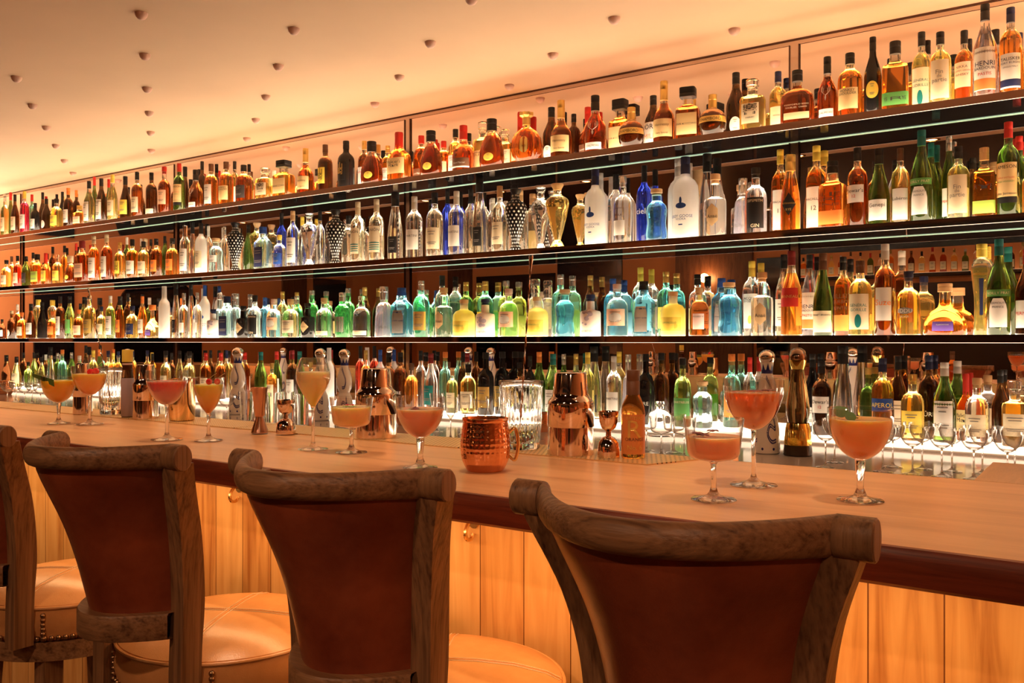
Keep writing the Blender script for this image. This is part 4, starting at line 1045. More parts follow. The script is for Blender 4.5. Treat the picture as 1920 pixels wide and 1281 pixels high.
    for a in (PI / 4, 3 * PI / 4, -PI / 4, -3 * PI / 4):
        V = []
        for zz, r, h in ((zf, RS * .86, .021), (0.0, RS * 1.06, .015)):
            cx, cyy = r * math.cos(a), r * math.sin(a)
            for dx, dy in ((-h, -h), (h, -h), (h, h), (-h, h)): V.append((cx + dx, cyy + dy, zz))
        mesh('leg', V, [[0, 1, 2, 3], [7, 6, 5, 4], [0, 4, 5, 1], [1, 5, 6, 2], [2, 6, 7, 3], [3, 7, 4, 0]], M_OAK, t, False)
    P = [(RS * 1.0 * math.cos(2 * PI * i / 48), RS * 1.0 * math.sin(2 * PI * i / 48), .26) for i in range(49)]
    mb = MB(); mb.add(*tube(P, .009, 8, False)); mb.build('foot_ring', M_BRASS, t, True)
    return t
STOOLS = [(-.465, 1.33, -.01, 'oak and leather bar stool nearest the camera, back fully toward it'),
          (-1.104, 1.338, .03, 'oak and leather bar stool left of the nearest one, facing the copper mug'),
          (-1.710, 1.304, 0, 'oak and leather bar stool turned slightly, before the pink cocktail'),
          (-2.378, 1.30, 0, 'oak and leather bar stool cut off by the left picture edge')]
for x, y, rz, lab in STOOLS: stool(lab, (x * S3, y * S3, 0), rz)

# ---------------------------------------------------------------- drinks and tools on the bar
def bpos(px, py, z=ZB):
    X, Y = onplane(px, py, z); return X, Y, F and (Y / dyy(px) / F)
BOWL = {'coupe': [(.10, 0), (.34, .06), (.62, .20), (.84, .42), (.96, .66), (1, .86), (1, 1)],
        'tulip': [(.09, 0), (.24, .08), (.50, .22), (.72, .42), (.88, .66), (.97, .88), (1, 1)],
        'deep': [(.10, 0), (.42, .05), (.72, .11), (.84, .20), (.88, .36), (.94, .70), (1, 1)],
        'flute': [(.10, 0), (.30, .10), (.62, .28), (.88, .46), (1, .60), (.98, .72), (.86, .88), (.72, 1)]}
def interp(pr, z):
    for (r0, z0), (r1, z1) in zip(pr, pr[1:]):
        if z0 <= z <= z1: return r0 + (r1 - r0) * (z - z0) / max(z1 - z0, 1e-6)
    return pr[-1][0]
def stemmed(name, label, cat, loc, H, R, Rf, bowl, zb, rs, liq=None, lvl=.8, thick_stem=False, group=None, rib=0, n=48, part='glass'):
    """H height, R widest bowl radius, Rf foot radius, zb height share where the bowl starts"""
    t = empty(name, label, cat, loc, random.uniform(0, 3), group)
    hb = H - zb * H; wall = .0013 if liq else .0010
    k = BOWL[bowl]; pts = smoothpts([(r, 0, z) for r, z in k], 5); k = [(min(p.x, 1.0), min(max(p.z, 0), 1)) for p in pts]
    out = [(R * r, zb * H + hb * z) for r, z in k]
    inn = [(max(r - wall, .0005), z) for r, z in out]
    rt = R * .16 if thick_stem else rs * 1.5
    prof = [(0, 0.0005), (Rf * .8, .0004), (Rf * .97, 0), (Rf, .0012), (Rf * .97, .0025), (Rf * .6, .0045), (Rf * .3, .0085), (rs * 1.6, .014), (rs, .022)]
    if thick_stem: prof += [(rs * 1.05, zb * H * .5), (rs * 1.5, zb * H * .85), (rt, zb * H * .97)]
    else: prof += [(rs, zb * H * .9), (rs * 1.2, zb * H * .97)]
    out = [p for p in out if p[0] > rt * .9 or p[1] > zb * H + .004]
    prof += out
    prof += [(out[-1][0] - wall / 2, out[-1][1] + wall / 2)] + inn[::-1]
    zi = zb * H + .003
    prof = [p for i, p in enumerate(prof)] + [(0, inn[0][1] + .0025)]
    mod = (lambda a, z: 1 + .02 * math.cos(rib * a) * (1 if z > H * .80 else 0)) if rib else None
    V, Fc = lathe(prof, n if not rib else 96, mod=mod)
    hz = [sum(V[i][2] for i in f) / len(f) for f in Fc]; mi = [1 if z > zb * H + .004 or z < .0105 else 0 for z in hz]
    mesh(part, V, Fc, [M_GLASS, M_THIN], t, mi=mi)
    if liq:
        zl = zb * H + hb * lvl
        lp = [(max(r + .0004, 0), z) for r, z in inn if z < zl and r > .001]
        lp = [(0, inn[0][1] + .0028)] + [(r, z) for r, z in lp if z > inn[0][1] + .003] + [(interp([(b_, a_) for a_, b_ in []] or [(r, z) for r, z in inn], zl) + .0004, zl)]
        lp += [(lp[-1][0] - .0015, zl - .0006), (0, zl - .0008)]
        V, Fc = lathe(lp, 48); mesh('drink', V, Fc, liq, t)
    return t
def cocktail_mat(name, top, bot, z0, z1, trans=.35, rough=.12):
    m, nt, b = new_mat(name); L = nt.links.new
    tc = node(nt, 'ShaderNodeTexCoord'); sp = node(nt, 'ShaderNodeSeparateXYZ'); L(tc.outputs['Generated'], sp.inputs[0])
    r = ramp(nt, [(z0, bot), (z1, top)]); L(sp.outputs[2], r.inputs[0]); L(r.outputs[0], b.inputs['Base Color'])
    b.inputs['Roughness'].default_value = rough; b.inputs['Transmission Weight'].default_value = trans; b.inputs['IOR'].default_value = 1.33
    b.inputs['Subsurface Weight'].default_value = 1.0; b.inputs['Subsurface Radius'].default_value = (1, .6, .35); b.inputs['Subsurface Scale'].default_value = .035
    return m
# px, base y, rim y, rim width px, foot width px, bowl, bowl-start share, stem px, thick, liquid (top,bottom), level, label, rib
DR = [
 (110, 799, 703, 69, 46, 'coupe', .44, 5, True, ((.95, .60, .06), (.92, .42, .02)), .84, 'golden cocktail in a coupe with a folded green leaf on its rim', 0),
 (168, 801, 684, 70, 53, 'coupe', .50, 5, False, ((1, .60, .15), (1, .34, .05)), .74, 'orange cocktail in a tall coupe with red cherries, far end of bar', 0),
 (313, 831, 692, 79, 62, 'coupe', .50, 6, False, ((1, .22, .22), (1, .52, .46)), .70, 'bright pink cocktail in a fluted-rim coupe on the bar', 24),
 (391, 832, 706, 61, 54, 'tulip', .42, 6, False, ((1, .74, .16), (1, .36, .05)), .82, 'orange cocktail in a small tulip glass topped with two cherries', 0),
 (587, 849, 669, 65, 58, 'flute', .46, 6, False, ((.95, .74, .42), (1, .80, .14)), .72, 'yellow drink in a tall tulip wine glass behind a stool', 0),
 (659, 855, 742, 83, 61, 'deep', .44, 7, False, ((1, .66, .34), (1, .54, .16)), .70, 'peach cocktail in a straight-sided coupe with tiny green leaves', 0),
 (788, 884, 741, 93, 66, 'coupe', .42, 10, True, ((1, .50, .32), (1, .36, .20)), .72, 'coral cocktail in a coupe with a dark flower, beside the copper mug', 0),
 (1338, 946, 780, 116, 87, 'deep', .46, 10, False, ((1, .50, .30), (1, .38, .16)), .60, 'coral cocktail in a straight-sided coupe with brown blossoms', 0),
 (1413, 919, 706, 113, 90, 'coupe', .52, 8, False, ((.92, .24, .08), (.98, .36, .12)), .74, 'deep amber-red cocktail in the tallest fluted-rim coupe', 24),
 (1613, 948, 761, 126, 91, 'coupe', .44, 12, True, ((.98, .48, .16), (.95, .27, .04)), .80, 'orange-brown cocktail in a large coupe with round green leaves', 0)]
DPOS = []
for i, (px, py, ry, rw, fw, bowl, zb, st, thick, (ct, cb_), lvl, lab, rib) in enumerate(DR):
    fh = fw * .09
    X, Y = onplane(px, py - fh, ZB); m = Y / dyy(px) / F; q = math.sqrt(1 + kk(px) ** 2)
    H = (py - fh - ry - rw * .04) * m * 1.0; R = rw / 2 * m / q; Rf = fw / 2 * m / q
    trans = .55 if i == 8 else (.2 if i == 2 else .05)
    t = stemmed('cocktail', lab, 'cocktail', (X, Y, ZB + .0004), H, R, Rf, bowl, zb, st / 2 * m, cocktail_mat('drink_%s' % lab.split(' cocktail')[0].split(' drink')[0].replace(' ', '_'), ct, cb_, .1, .9, trans, .05 if i in (8, 2) else .15), lvl, thick, 'cocktails on the bar', rib)
    DPOS.append((X, Y, ZB + .0004 + zb * H + (H - zb * H) * lvl, R, H, lab))
def atdrink(i, pr, pf, dz=0):   # offset inside glass: pr to picture right, pf away from camera (shares of radius)
    X, Y, z, R, H, _ = DPOS[i]
    return X + R * (CS * pr - SN * pf), Y + R * (SN * pr + CS * pf), z + dz
M_LEAF = mat('leaf_green', (.08, .16, .03), .45); M_LEAF2 = mat('leaf_bright', (.16, .28, .05), .45)
M_CH = mat('cherry_red', (.75, .01, .02), .08, coat=.6); M_STALK = mat('stalk', (.55, .35, .15), .5); M_FLW = mat('dried_flower', (.20, .06, .07), .6); M_RFL = mat('red_petal', (.55, .02, .06), .5)
def leafmesh(mb, c, d, nrm, L_, w, curl=.2, mi=0):
    d = Vector(d).normalized(); nrm = Vector(nrm).normalized(); s_ = d.cross(nrm).normalized(); c = Vector(c); n = 8
    V, Fc = [], []
    for i in range(n + 1):
        t_ = i / n; ww = w * math.sin(PI * min(t_ * .95 + .03, 1)) ** .7
        p = c + d * (L_ * t_) + nrm * (-curl * L_ * t_ * t_)
        V += [p - s_ * ww, p + nrm * (ww * .25), p + s_ * ww]
    for i in range(n):
        for k in (0, 1): Fc.append([i * 3 + k, i * 3 + k + 1, i * 3 + k + 4, i * 3 + k + 3])
    nb = len(V); V += [v - nrm * .0006 for v in V]; Fc += [[x + nb for x in f][::-1] for f in Fc]
    mb.add(V, Fc, mi)
# folded leaf on the far glass
X, Y, z = atdrink(0, 0, 0); R = DPOS[0][3]
mb = MB(); a = Vector(atdrink(0, -1.45, -.35, .020)); e = Vector(atdrink(0, .35, -1.25, -.002)); up = Vector((0, 0, 1)); d = e - a
sd = Vector((CS, SN, 0)).cross(up)
V = []
for i in range(7):
    p = a + d * i / 6; w = .007 + .008 * i / 6
    V += [p + up * w * .5, p - up * w - sd * .004, p - up * w * .9 - sd * .0044, p + up * w * .5 - sd * .0006]
Fc = []
for i in range(6):
    for k in range(4): j = (k + 1) % 4; Fc.append([i * 4 + k, i * 4 + j, i * 4 + 4 + j, i * 4 + 4 + k])
Fc += [[0, 1, 2, 3], [24, 25, 26, 27]]
mb.add(V, Fc); tag(mb.build('leaf_garnish', M_LEAF, None, True), 'folded green leaf resting across the golden cocktail', 'garnish')
def cherries(i, offs, lab):
    t = empty('cherry_garnish', lab, 'garnish', DPOS[i][:3])
    base = Vector(DPOS[i][:3])
    for pr, pf, dz in offs:
        c = Vector(atdrink(i, pr, pf, dz)) - base
        V, Fc = sphere(c, DPOS[i][3] * .20, 18, 12, (1, 1, 1)); V = [((x), y, zz) for x, y, zz in V]
        mesh('cherry', V, Fc, M_CH, t)
        P = smoothpts([c + Vector((0, 0, DPOS[i][3] * .17)), c + Vector((CS * .008, SN * .008, DPOS[i][3] * .35)), c + Vector((CS * .020, SN * .020, DPOS[i][3] * .55))], 4)
        mesh('stalk', *tube(P, .0007, 6), M_STALK, t)
cherries(1, [(.15, -.2, .006), (.42, -.1, .008)], 'red cherries lying in the orange coupe at the far end')
cherries(3, [(.12, -.25, .007), (.62, -.15, .007)], 'two glossy red cherries on the tulip-glass cocktail')
def sprig(i, offs, lab, m, L_=.012, w=.004, n=5, flat=.3):
    mb = MB()
    for pr, pf, dz in offs:
        c = atdrink(i, pr, pf, dz)
        for k in range(n):
            a = 2 * PI * k / n + pr * 3
            leafmesh(mb, c, (math.cos(a), math.sin(a), flat), (0, 0, 1), L_, w, .3)
        mb.add(*sphere(c, .0022, 8, 6))
    for (p, q_) in zip(offs, offs[1:]): mb.add(*tube([atdrink(i, *p), atdrink(i, *q_)], .0007, 5))
    tag(mb.build('herb_garnish' if m in (M_LEAF, M_LEAF2) else 'flower_garnish', m, None, True), lab, 'garnish')
sprig(5, [(-.15, -.5, .002), (.18, -.55, .002)], 'small green leaves floating on the peach cocktail', M_LEAF2, .009, .005, 4)
sprig(5, [(-.2, .1, .004), (.05, .1, .004)], 'tiny red petals floating on the peach cocktail', M_RFL, .007, .003, 5)
sprig(6, [(-.18, -.2, .003)], 'dark dried flower on the coral coupe beside the mug', M_FLW, .014, .004, 4, -.2)
sprig(7, [(-.62, -.3, .006), (-.42, -.3, .003), (-.05, -.1, .009)], 'brown blossom sprig on the straight-sided coral cocktail', M_FLW, .012, .004, 6)
sprig(8, [(0, -.1, .002), (.5, 0, .003)], 'dark red petals floating on the amber-red cocktail', M_FLW, .016, .004, 5)
mb = MB()
for pr, pf, dz, rr in ((-.72, -.2, .012, .011), (-.45, -.35, .005, .009), (-.55, -.1, .014, .007)):
    c = Vector(atdrink(9, pr, pf, dz)); V, Fc = lathe([(0, -.0008), (rr, -.0004), (rr, .0004), (0, .0008)], 18)
    tl = Matrix.Rotation(.9, 3, Vector((CS, SN, 0)))
    mb.add([tuple(tl @ Vector(v) + c) for v in V], Fc)
mb.add(*tube(smoothpts([atdrink(9, -.7, -.2, .012), atdrink(9, -.4, -.3, .004), atdrink(9, -.15, -.2, .002)], 4), .0009, 6))
tag(mb.build('herb_garnish', M_LEAF, None, True), 'sprig of round green leaves on the orange-brown cocktail', 'garnish')

# shakers
def item(px, py, w):
    X, Y = onplane(px, py - w * .10, ZB); m = Y / dyy(px) / F; q = math.sqrt(1 + kk(px) ** 2); return X, Y, m, q
def shaker(px, base, top, wid, lab, m=M_ROSE):
    X, Y, mm_, q = item(px, base, wid); H = (base - wid * .10 - top - wid * .05) * mm_; R = wid / 2 * mm_ / q
    t = empty('cocktail_shaker', lab, 'shaker', (X, Y, ZB + .003), 0, 'steel cocktail shakers')
    V, Fc = lathe([(0, .001), (R * .97, .001), (R * 1.0, 0), (R * 1.0, .004), (R * .93, H * .45), (0, H * .45)], 64); mesh('tin', V, Fc, m, t)
    V, Fc = lathe([(R * .90, H * .335), (R * .985, H * .335), (R * .995, H * .34), (R * .985, H * .60), (R * .975, H * .635), (R * .93, H * .66), (R * .85, H * .685), (R * .80, H * .705), (R * .775, H * .74), (R * .69, H * .965), (R * .665, H * .985), (R * .62, H * .992), (0, H * .992)], 64)
    mesh('lid', V, Fc, m, t)
    return t
shaker(155, 781, 680, 38, 'steel cocktail shaker behind the orange coupe at the far end')
shaker(273, 791, 682, 50, 'steel cocktail shaker behind the bright pink cocktail')
shaker(705, 829, 688, 78, 'steel cocktail shaker behind the peach cocktail')
shaker(1070, 862, 695, 88, 'rose-coloured steel shaker between mixing glass and small jigger')
# copper mug
def mug(px, base, top, wid, lab, z=ZB, hammered=True, handle=1):
    X, Y = onplane(px, base - wid * .07, z); mm_ = Y / dyy(px) / F; q = math.sqrt(1 + kk(px) ** 2); H = (base - wid * .07 - top - wid * .05) * mm_; R = wid / 2 * mm_ / q
    t = empty('copper_mug', lab, 'mug', (X, Y, z + .0004), TH if handle == 1 else TH + 1, 'copper mugs')
    m = M_COPPER
    if hammered and 'hammered_copper' not in MC:
        m, nt, b = new_mat('hammered_copper'); b.inputs['Base Color'].default_value = (.95, .42, .22, 1); b.inputs['Metallic'].default_value = 1; b.inputs['Roughness'].default_value = .12
        tc = node(nt, 'ShaderNodeTexCoord'); v = node(nt, 'ShaderNodeTexVoronoi'); v.inputs['Scale'].default_value = 165; v.inputs['Randomness'].default_value = .5; v.feature = 'SMOOTH_F1'
        nt.links.new(tc.outputs['Object'], v.inputs['Vector']); bp = node(nt, 'ShaderNodeBump'); bp.inputs['Strength'].default_value = .8; bp.inputs['Distance'].default_value = .003
        bp.invert = True
        nt.links.new(v.outputs['Distance'], bp.inputs['Height']); nt.links.new(bp.outputs[0], b.inputs['Normal']); MC['hammered_copper'] = m
    m = MC['hammered_copper'] if hammered else m
    pr = smoothpts([(R * .76, 0, .003), (R * .94, 0, H * .22), (R * 1.0, 0, H * .45), (R * .98, 0, H * .65), (R * .91, 0, H * .88), (R * .90, 0, H * .93)], 11)
    kz = 2 * PI / (R * .21)
    def dimple(a, z):
        q = math.cos(15 * a) * math.cos(kz * z / 2); e = min(1, max(0, (z - H * .06) / (H * .06))) * min(1, max(0, (H * .90 - z) / (H * .05)))
        return 1 - .022 * e * max(0, abs(q) - .1)
    V, Fc = lathe([(0, .001), (R * .70, 0)] + [(p.x, p.z) for p in pr], 180, mod=dimple); mesh('body', V, Fc, M_COPPER, t)
    V, Fc = lathe([(R * .90, H * .93), (R * .93, H * .985), (R * .92, H), (R * .90, H), (R * .87, H * .95), (R * .90, H * .6), (R * .70, .006), (0, .005)], 64); mesh('rim', V, Fc, M_COPPER, t)
    P = smoothpts([(R * .90, 0, H * .70), (R * 1.14, 0, H * .80), (R * 1.26, 0, H * .72), (R * 1.32, 0, H * .48), (R * 1.24, 0, H * .26), (R * 1.14, 0, H * .20), (R * .96, 0, H * .28)], 5)
    mb = MB(); mb.add(*tube(P, R * .07, 10)); mb.build('handle', M_BRASS, t, True)
mug(910, 889, 779, 94, 'hammered copper mug with brass handle on the bar')
# mixing glasses with bar spoons
def mixing(px, base, top, wid, lab):
    X, Y, mm_, q = item(px, base, wid); H = (base - wid * .10 - top - wid * .06) * mm_; R = wid / 2 * mm_ / q
    prof = [(0, .001), (R * .80, 0), (R * .84, .003), (R * .90, H * .4), (R * .97, H * .9), (R, H - .002), (R * .985, H), (R * .94, H - .001), (R * .90, H * .88), (R * .82, H * .4), (R * .76, H * .10), (0, H * .09)]
    V, Fc = lathe(prof, 96, mod=lambda a, z: 1 + .022 * math.cos(24 * a) * (1 if H * .04 < z < H * .86 else 0))
    t = empty('mixing_glass', lab, 'mixing glass', (X, Y, ZB + .003), 0, 'ribbed mixing glasses'); mesh('glass', V, Fc, M_GLASS, t)
    return X, Y, H, R
X1_, Y1_, H1_, R1_ = mixing(208, 783, 688, 50, 'ribbed glass mixing jug between the far shakers')
X2_, Y2_, H2_, R2_ = mixing(977, 851, 711, 84, 'ribbed glass mixing jug behind the hammered copper mug')
def barspoon(X, Y, toppx, toppy, botoff, lab, rr=.0016):
    ztop = Zat(toppy, toppx, Y); xt = XatY(toppx, Y)
    a = Vector((X + botoff, Y, ZB + .013)); e = Vector((xt, Y, ztop)); N = 60
    t = empty('bar_spoon', lab, 'bar spoon', a, 0, 'bar spoons'); mb = MB()
    V = []; pts = [(e - a) * (i / N) for i in range(N + 1)]
    V, Fc = tube(pts, rr, 6)
    # twisted shaft
    Vn = []
    for i in range(N + 1):
        c = pts[i]
        for k in range(6):
            v = Vector(V[i * 6 + k]) - c; sc = 1.35 if k % 3 == 0 else .8
            Vn.append(tuple(c + Matrix.Rotation(i * .55, 3, (e - a).normalized()) @ (v * sc)))
    mesh('shaft', Vn, Fc, M_STEEL if False else M_ROSE, t)
    d = (e - a).normalized()
    V, Fc = lathe([(0, 0), (rr * 1.2, 0), (rr * 1.6, .01), (rr * 2.8, .030), (rr * 2.9, .036), (rr * 2.2, .040), (0, .040)], 14)
    R_ = d.to_track_quat('Z', 'Y').to_matrix(); mesh('finial', [tuple(R_ @ Vector(v) + (e - a) - d * .036) for v in V], Fc, M_ROSE, t)
    V, Fc = sphere((0, 0, 0), .012, 14, 8, (.8, .35, 1.1)); mesh('bowl', V, Fc, M_STEEL, t)
barspoon(X1_, Y1_, 166, 543, .012, 'twisted bar spoon standing in the far mixing jug, leaning left')
barspoon(X2_, Y2_, 996, 482, -.006, 'long twisted bar spoon standing in the nearer mixing jug', .0019)
# jiggers
def jigger(px, base, top, wid, lab, tall):
    X, Y, mm_, q = item(px, base, wid); H = (base - wid * .08 - top - wid * .04) * mm_; R = wid / 2 * mm_ / q
    if tall: prof = [(0, H * .30), (R * .85, .001), (R * .96, 0), (R * 1.0, .002), (R * .92, H * .08), (R * .46, H * .34), (R * .46, H * .36), (R * .55, H * .38), (R * .90, H * .96), (R * .98, H), (R * .93, H), (R * .84, H * .92), (R * .45, H * .42), (0, H * .40)]
    else: prof = [(0, H * .3), (R * .92, .001), (R * 1.0, 0), (R * 1.02, .003), (R * 1.0, H * .18), (R * .90, H * .32), (R * .60, H * .42), (R * .26, H * .46), (R * .24, H * .56), (R * .30, H * .58), (R * .62, H * .63), (R * .84, H * .76), (R * .92, H * .99), (R * .90, H), (R * .86, H * .98), (R * .78, H * .77), (R * .55, H * .66), (0, H * .62)]
    V, Fc = lathe(prof, 48); o = mesh('jigger', V, Fc, mat('satin_copper', (.62, .36, .26), .3, 1) if tall else M_ROSE, None, True, (X, Y, ZB + .003))
    tag(o, lab, 'jigger', 'measuring jiggers')
jigger(487, 817, 728, 33, 'tall straight copper-brown jigger on the bar', True)
jigger(536, 819, 751, 37, 'short bell-shaped steel jigger beside the tall one', False)
jigger(1141, 864, 773, 41, 'bell-shaped steel jigger beside the bitters bottle', False)
# bitters bottle
X, Y, mm_, q = item(1187, 865, 45)
KIND['bt'] = K('small dasher', [(.94, 0), (1, .02), (1, .52), (.93, .60), (.66, .68), (.50, .73), (.48, .84)], .72, .56, lz=(.06, .50), fill=.93)
LB['bit'] = ('orange', 'amberp', (.05, .50), 1.2, 'rect', [('R', .34, .16, 'gold'), ('BITTERS', .46, .03, 'gold'), ('ORANGE', .22, .03, 'brown'), ('No. 6', .13, .04, 'gold')])
bottle(X, Y, ZB + .003, 22.5 * mm_ / q, (861 - 697) * mm_, 'bt', 'orange', 'brown', 'bit', 'small amber bitters bottle with orange label standing on the drip mat', 'bottles on the bar', TH, 'bitters_bottle')
# mauve-sleeved bottle and brass ice bucket
X, Y, mm_, q = item(239, 786, 24)
r = empty('sleeved_bottle', 'dark bottle with yellow cap in a mauve paper sleeve between far shakers', 'bottle', (X, Y, ZB + .003))
Rr = 12.5 * mm_ / q; Hh = (783 - 657) * mm_
V, Fc = lathe([(0, 0), (Rr * .9, 0), (Rr * .92, Hh * .62), (Rr * .8, Hh * .68), (Rr * .75, Hh * .84), (0, Hh * .84)], 28); mesh('bottle_glass', V, Fc, liquid_mat('dark', 1.1), r)
V, Fc = lathe([(Rr * .94, Hh * .01), (Rr * 1.0, Hh * .02), (Rr * 1.02, Hh * .54), (Rr * .98, Hh * .58), (Rr * .94, Hh * .58), (Rr * .94, Hh * .01)], 28, mod=lambda a, z: 1 + .02 * math.sin(7 * a + z * 90)); mesh('paper_sleeve', V, Fc, paint('mauve', .7), r)
V, Fc = lathe([(0, Hh * .82), (Rr * .84, Hh * .82), (Rr * .84, Hh * .99), (Rr * .8, Hh), (0, Hh)], 24); mesh('cap', V, Fc, paint('yellow'), r)
V, Fc = lathe([(Rr * .77, Hh * .70), (Rr * .77, Hh * .80)], 28); mesh('label', V, Fc, paint('pink', .6), r)
X, Y, mm_, q = item(341, 795, 50)
Rr = 26 * mm_ / q; Hh = (790 - 712) * mm_
r = empty('ice_bucket', 'polished brass ice bucket behind the pink and orange cocktails', 'ice bucket', (X, Y, ZB + .003))
V, Fc = lathe([(0, 0), (Rr * .82, 0), (Rr * .9, .002), (Rr * .93, Hh * .05), (Rr, Hh * .4), (Rr * .98, Hh * .9), (Rr * 1.0, Hh), (Rr * .96, Hh), (Rr * .94, Hh * .9), (Rr * .9, Hh * .1), (0, Hh * .08)], 48); mesh('body', V, Fc, mat('polished_brass', (.92, .66, .36), .08, 1), r)
c = (CS * Rr * .25, SN * Rr * .25 - 1.0 * Rr, Hh * .60)
V, Fc = sphere((SN * Rr * .98, -CS * Rr * .98, Hh * .62), Rr * .22, 16, 10); mesh('knob', V, Fc, M_ROSE, r)

# ---------------------------------------------------------------- glasses and figures on the back counter
def cpos(px, base, z=ZCO): X, Y = onplane(px, base, z); return X, Y, Y / dyy(px) / F
CO = [(1548, 858), (1565, 846), (1598, 862), (1655, 866), (1674, 852), (1711, 868), (1729, 854), (1766, 873), (1785, 858), (1826, 878), (1842, 862), (1889, 882), (1903, 866), (1950, 884)]
for i, (px, by) in enumerate(CO):
    Y = 3.02 if by > 860 else 3.20
    Y = 2.93 if i % 2 == 1 and i > 2 or i in (0, 2, 3) else 2.93
    front = by in (858, 862, 866, 868, 873, 878, 882, 884) and i in (0, 2, 3, 5, 7, 9, 11, 13)
    Y = 3.05 if front else 3.19
    if i == 2: continue
    X = XatY(px, Y); m = Y / dyy(px) / F
    stemmed('coupe_glass', 'empty fluted coupe glass on the back counter, ' + ('front' if front else 'rear') + ' row, ' + ['left of the orange-brown cocktail', 'at the left end', 'behind the orange-brown cocktail', 'just right of that cocktail', 'second from left', 'third from left', 'third from right', 'left of the white-capped green bottle', 'before the white-capped green bottle', 'before the cork-topped clear bottle', 'second from right', 'before the faceted golden decanter', 'at the right end', 'last before the picture edge'][i],
            'glass', (X, Y, ZCO + .0004), .157, .042, .032, 'coupe', .58, .0026, group='empty coupes on the back counter', rib=0, n=36)
for i, px in enumerate((1212, 1240, 1264, 1283)):
    Y = 3.02 if i % 2 else 3.12; X = XatY(px, Y)
    stemmed('coupe_glass', 'empty stemmed glass on the back counter ' + ['right of the bitters bottle', 'before the stoppered clear bottle', 'behind the first coral cocktail', 'before the green liqueur bottle'][i], 'glass', (X, Y, ZCO + .0004), .150, .046, .032, 'deep', .55, .0026, group='empty coupes on the back counter', n=32)
for i, px in enumerate((819, 845, 872, 903, 925)):
    Y = [3.2, 3.0, 3.2, 3.0, 3.15][i]; X = XatY(px, Y)
    stemmed('wine_glass', 'empty wine glass on the back counter ' + ['right of the coral coupe', 'behind the copper mug, leftmost', 'behind the copper mug, second', 'behind the copper mug, third', 'left of the nearer mixing jug'][i], 'glass', (X, Y, ZCO + .0004), .185, .034, .030, 'tulip', .48, .0026, group='empty wine glasses', n=32)
for i, px in enumerate((462, 487, 512, 540, 566)):
    Y = 3.0 + .1 * (i % 2); X = XatY(px, Y); R, H = .036, .165
    V, Fc = lathe([(0, .001), (R * .80, 0), (R * .83, .003), (R, H), (R - .0015, H), (R * .77, .014), (0, .012)], 40, mod=lambda a, z: 1 + .012 * math.cos(16 * a))
    o = mesh('highball_glass', V, Fc, M_GLASS, None, True, (X, Y, ZCO + .0004))
    tag(o, 'tall empty highball glass on the back counter ' + ['beside the white ceramic decanter', 'behind the tall jigger', 'between the two jiggers', 'behind the bell jigger', 'left of the yellow drink'][i], 'glass', 'empty highball glasses')
for i, px in enumerate((14, 30, 46, 60, 76, 92, 124, 395, 425)):
    Y = 2.98 + .12 * (i % 2); X = XatY(px, Y)
    stemmed('coupe_glass', 'empty coupe glass at the far end of the back counter, ' + ['leftmost', 'second', 'third', 'fourth', 'fifth', 'behind the golden cocktail', 'left of the far shaker', 'right of the tulip-glass cocktail', 'beside the white ceramic decanter'][i], 'glass', (X, Y, ZCO + .0004), .145, .046, .032, 'coupe', .55, .0026, group='empty coupes at the far end', n=28)
for i, (px, py, tp, w) in enumerate([(10, 742, 712, 32), (758, 800, 763, 32), (1020, 812, 772, 24)]):
    mug(px, py, tp, w, 'small copper mug on the back counter ' + ['at the far end', 'behind the coral coupe', 'behind the nearest shaker'][i], ZCO, True, 2)
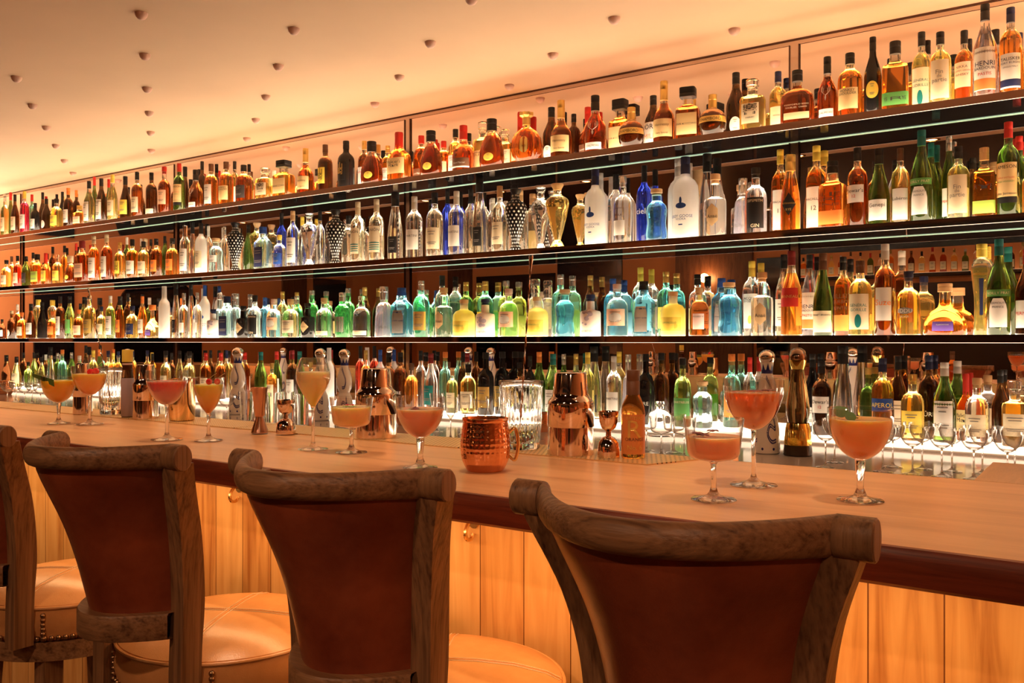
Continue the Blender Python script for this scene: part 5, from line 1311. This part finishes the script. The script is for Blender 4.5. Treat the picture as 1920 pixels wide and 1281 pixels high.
# ceramic and gold tequila decanters with ball stoppers
def azul(px, base, top, wid, lab, gold=False):
    Y = 3.33; X = XatY(px, Y); m = Y / dyy(px) / F; q = math.sqrt(1 + kk(px) ** 2)
    R = wid / 2 * m / q; z0 = ZCO + .0004; H = Zat(top, px, Y) - z0
    t = empty('tequila_decanter', lab, 'decanter', (X, Y, z0), TH * .8, 'ball-stoppered decanters')
    pr = [(.90, 0), (1, .01), (1, .06), (.93, .22), (.80, .33), (.62, .38), (.60, .40), (.80, .46), (.82, .52), (.76, .60), (.60, .68), (.44, .75), (.40, .79), (.52, .86)]
    rz = lambda zz: interp([(r_ * R, z_ * H) for r_, z_ in pr], zz)
    if gold:
        parts = [((0, .11), (.90, 0), (1, .01), 'base', mat('base_black', (.03, .02, .015), .15))]
        P1 = [(0, 0), (R * .95, 0), (R, H * .01), (R * .93, H * .10), (0, H * .10)]; V, Fc = lathe(P1, 40); mesh('base', V, Fc, mat('base_black', (.03, .02, .015), .12), t)
        P2 = [(0, H * .10), (R * .94, H * .10), (R * .93, H * .14), (R * .86, H * .24), (R * .76, H * .30), (0, H * .30)]; V, Fc = lathe(P2, 40); mesh('gilt_band', V, Fc, mat('polished_gold', (.95, .70, .18), .08, 1), t)
        P3 = [(0, H * .30), (R * .66, H * .30), (R * .78, H * .38), (R * .80, H * .46), (R * .68, H * .60), (R * .46, H * .76), (R * .42, H * .80), (0, H * .80)]; V, Fc = lathe(P3, 40); mesh('bottle_glass', V, Fc, liquid_mat('dark', .02), t)
        V, Fc = lathe([(0, H * .80), (R * .44, H * .80), (R * .58, H * .86), (R * .60, H * .885), (0, H * .885)], 32); mesh('collar', V, Fc, mat('polished_gold', (.9, .6, .2)), t)
        V, Fc = lathe([(0, H * .885), (R * .58, H * .885), (R * .60, H * .92), (R * .50, H * .97), (R * .25, H * .995), (0, H)], 32); mesh('stopper', V, Fc, mat('smoked_steel', (.35, .24, .18), .1, 1), t)
        return
    V, Fc = lathe([(0, 0.001)] + [(r_ * R, z_ * H) for r_, z_ in pr] + [(0, .861 * H)], 48); mesh('ceramic_body', V, Fc, mat('glazed_white', (.86, .78, .70), .12), t)
    mb = MB(); n = 8
    for k in range(n):
        a = 2 * PI * k / n; da = PI / n
        V = []
        for (aa, zz) in ((a - da, .775), (a + da, .775), (a, .85)):
            for off in (0.0008,): rr = rz(zz * H) + .001; V.append((rr * math.cos(aa), rr * math.sin(aa), zz * H))
        mb.add(V, [[0, 1, 2]])
    V, Fc = lathe([(R * .425, H * .755), (R * .405, H * .79)], 32); V = [(x * 1.03, y * 1.03, z) for x, y, z in V]; mb.add(V, Fc)
    def garl(pts):
        P = smoothpts([(u, 0, v) for u, v in pts], 6)
        for k, p in enumerate(P[:-1]):
            d = (P[k + 1] - p).normalized()
            for sg in (-1, 1):
                cu, cv = p.x - d.z * sg * .05, p.z + d.x * sg * .012
                Vl = []
                for (e1, e2) in ((-.045, 0), (0, .03), (.055, 0), (0, -.03)):
                    uu = cu + (d.x * e1 - d.z * e2 * sg); zz = (cv + (d.z * e1 + d.x * e2 * sg) * .36) * H
                    rr = rz(min(max(zz, .002), .8 * H)) + .0012; aa = -PI / 2 + uu; Vl.append((rr * math.cos(aa), rr * math.sin(aa), zz))
                mb.add(Vl, [[0, 1, 2, 3]])
    for s_ in (-1.6, 0, 1.6, 3.1):
        garl([(s_ - .25, .72), (s_ + .1, .66), (s_ + .45, .56), (s_ + .3, .47), (s_ - .05, .46)])
        garl([(s_ + .5, .33), (s_ + .55, .24), (s_ + .1, .27), (s_ - .1, .19), (s_ + .2, .12), (s_ + .6, .13)])
        for q_ in (-.5, .35):
            Vl = []
            for k in range(8):
                a = 2 * PI * k / 8; uu = s_ + q_ + .09 * math.cos(a); zz = (.05 + .014 * math.sin(a)) * H; rr = R + .0012; Vl.append((rr * math.cos(-PI / 2 + uu), rr * math.sin(-PI / 2 + uu), zz))
            mb.add(Vl, [list(range(8))])
    mb.build('painted_pattern', mat('cobalt_glaze', (.015, .02, .16), .3), t, False)
    V, Fc = sphere((0, 0, H * .86 + R * .62 * .62), R * .64, 28, 18, (1, 1, .92)); k = (H - (H * .86 + R * .64 * .62)) / (R * .64 * .92)
    mesh('ball_stopper', V, Fc, M_STEEL, t)
azul(446, 774, 650, 35, 'white ceramic decanter with blue garlands right of the tulip-glass cocktail')
azul(601, 800, 650, 34, 'white ceramic decanter with steel ball stopper behind the yellow drink')
azul(646, 790, 651, 34, 'white ceramic decanter with blue garlands behind the peach cocktail')
azul(239, 745, 650, 26, 'ball-stoppered decanter behind the mauve-sleeved bottle')
azul(1438, 846, 652, 50, 'white ceramic decanter with blue garlands behind the amber-red cocktail')
azul(1496, 848, 652, 56, 'black and gold decanter with smoked ball stopper', True)
r = bottle(XatY(1239, YF - .13), YF - .14, ZCO + .0004, 22 * mpp(1239, YF - .14), .155, 'gi', 'clear', 'glass', '-', 'round clear gin bottle with glass stopper on the counter behind the jigger', 'bottles on the counter', 0)
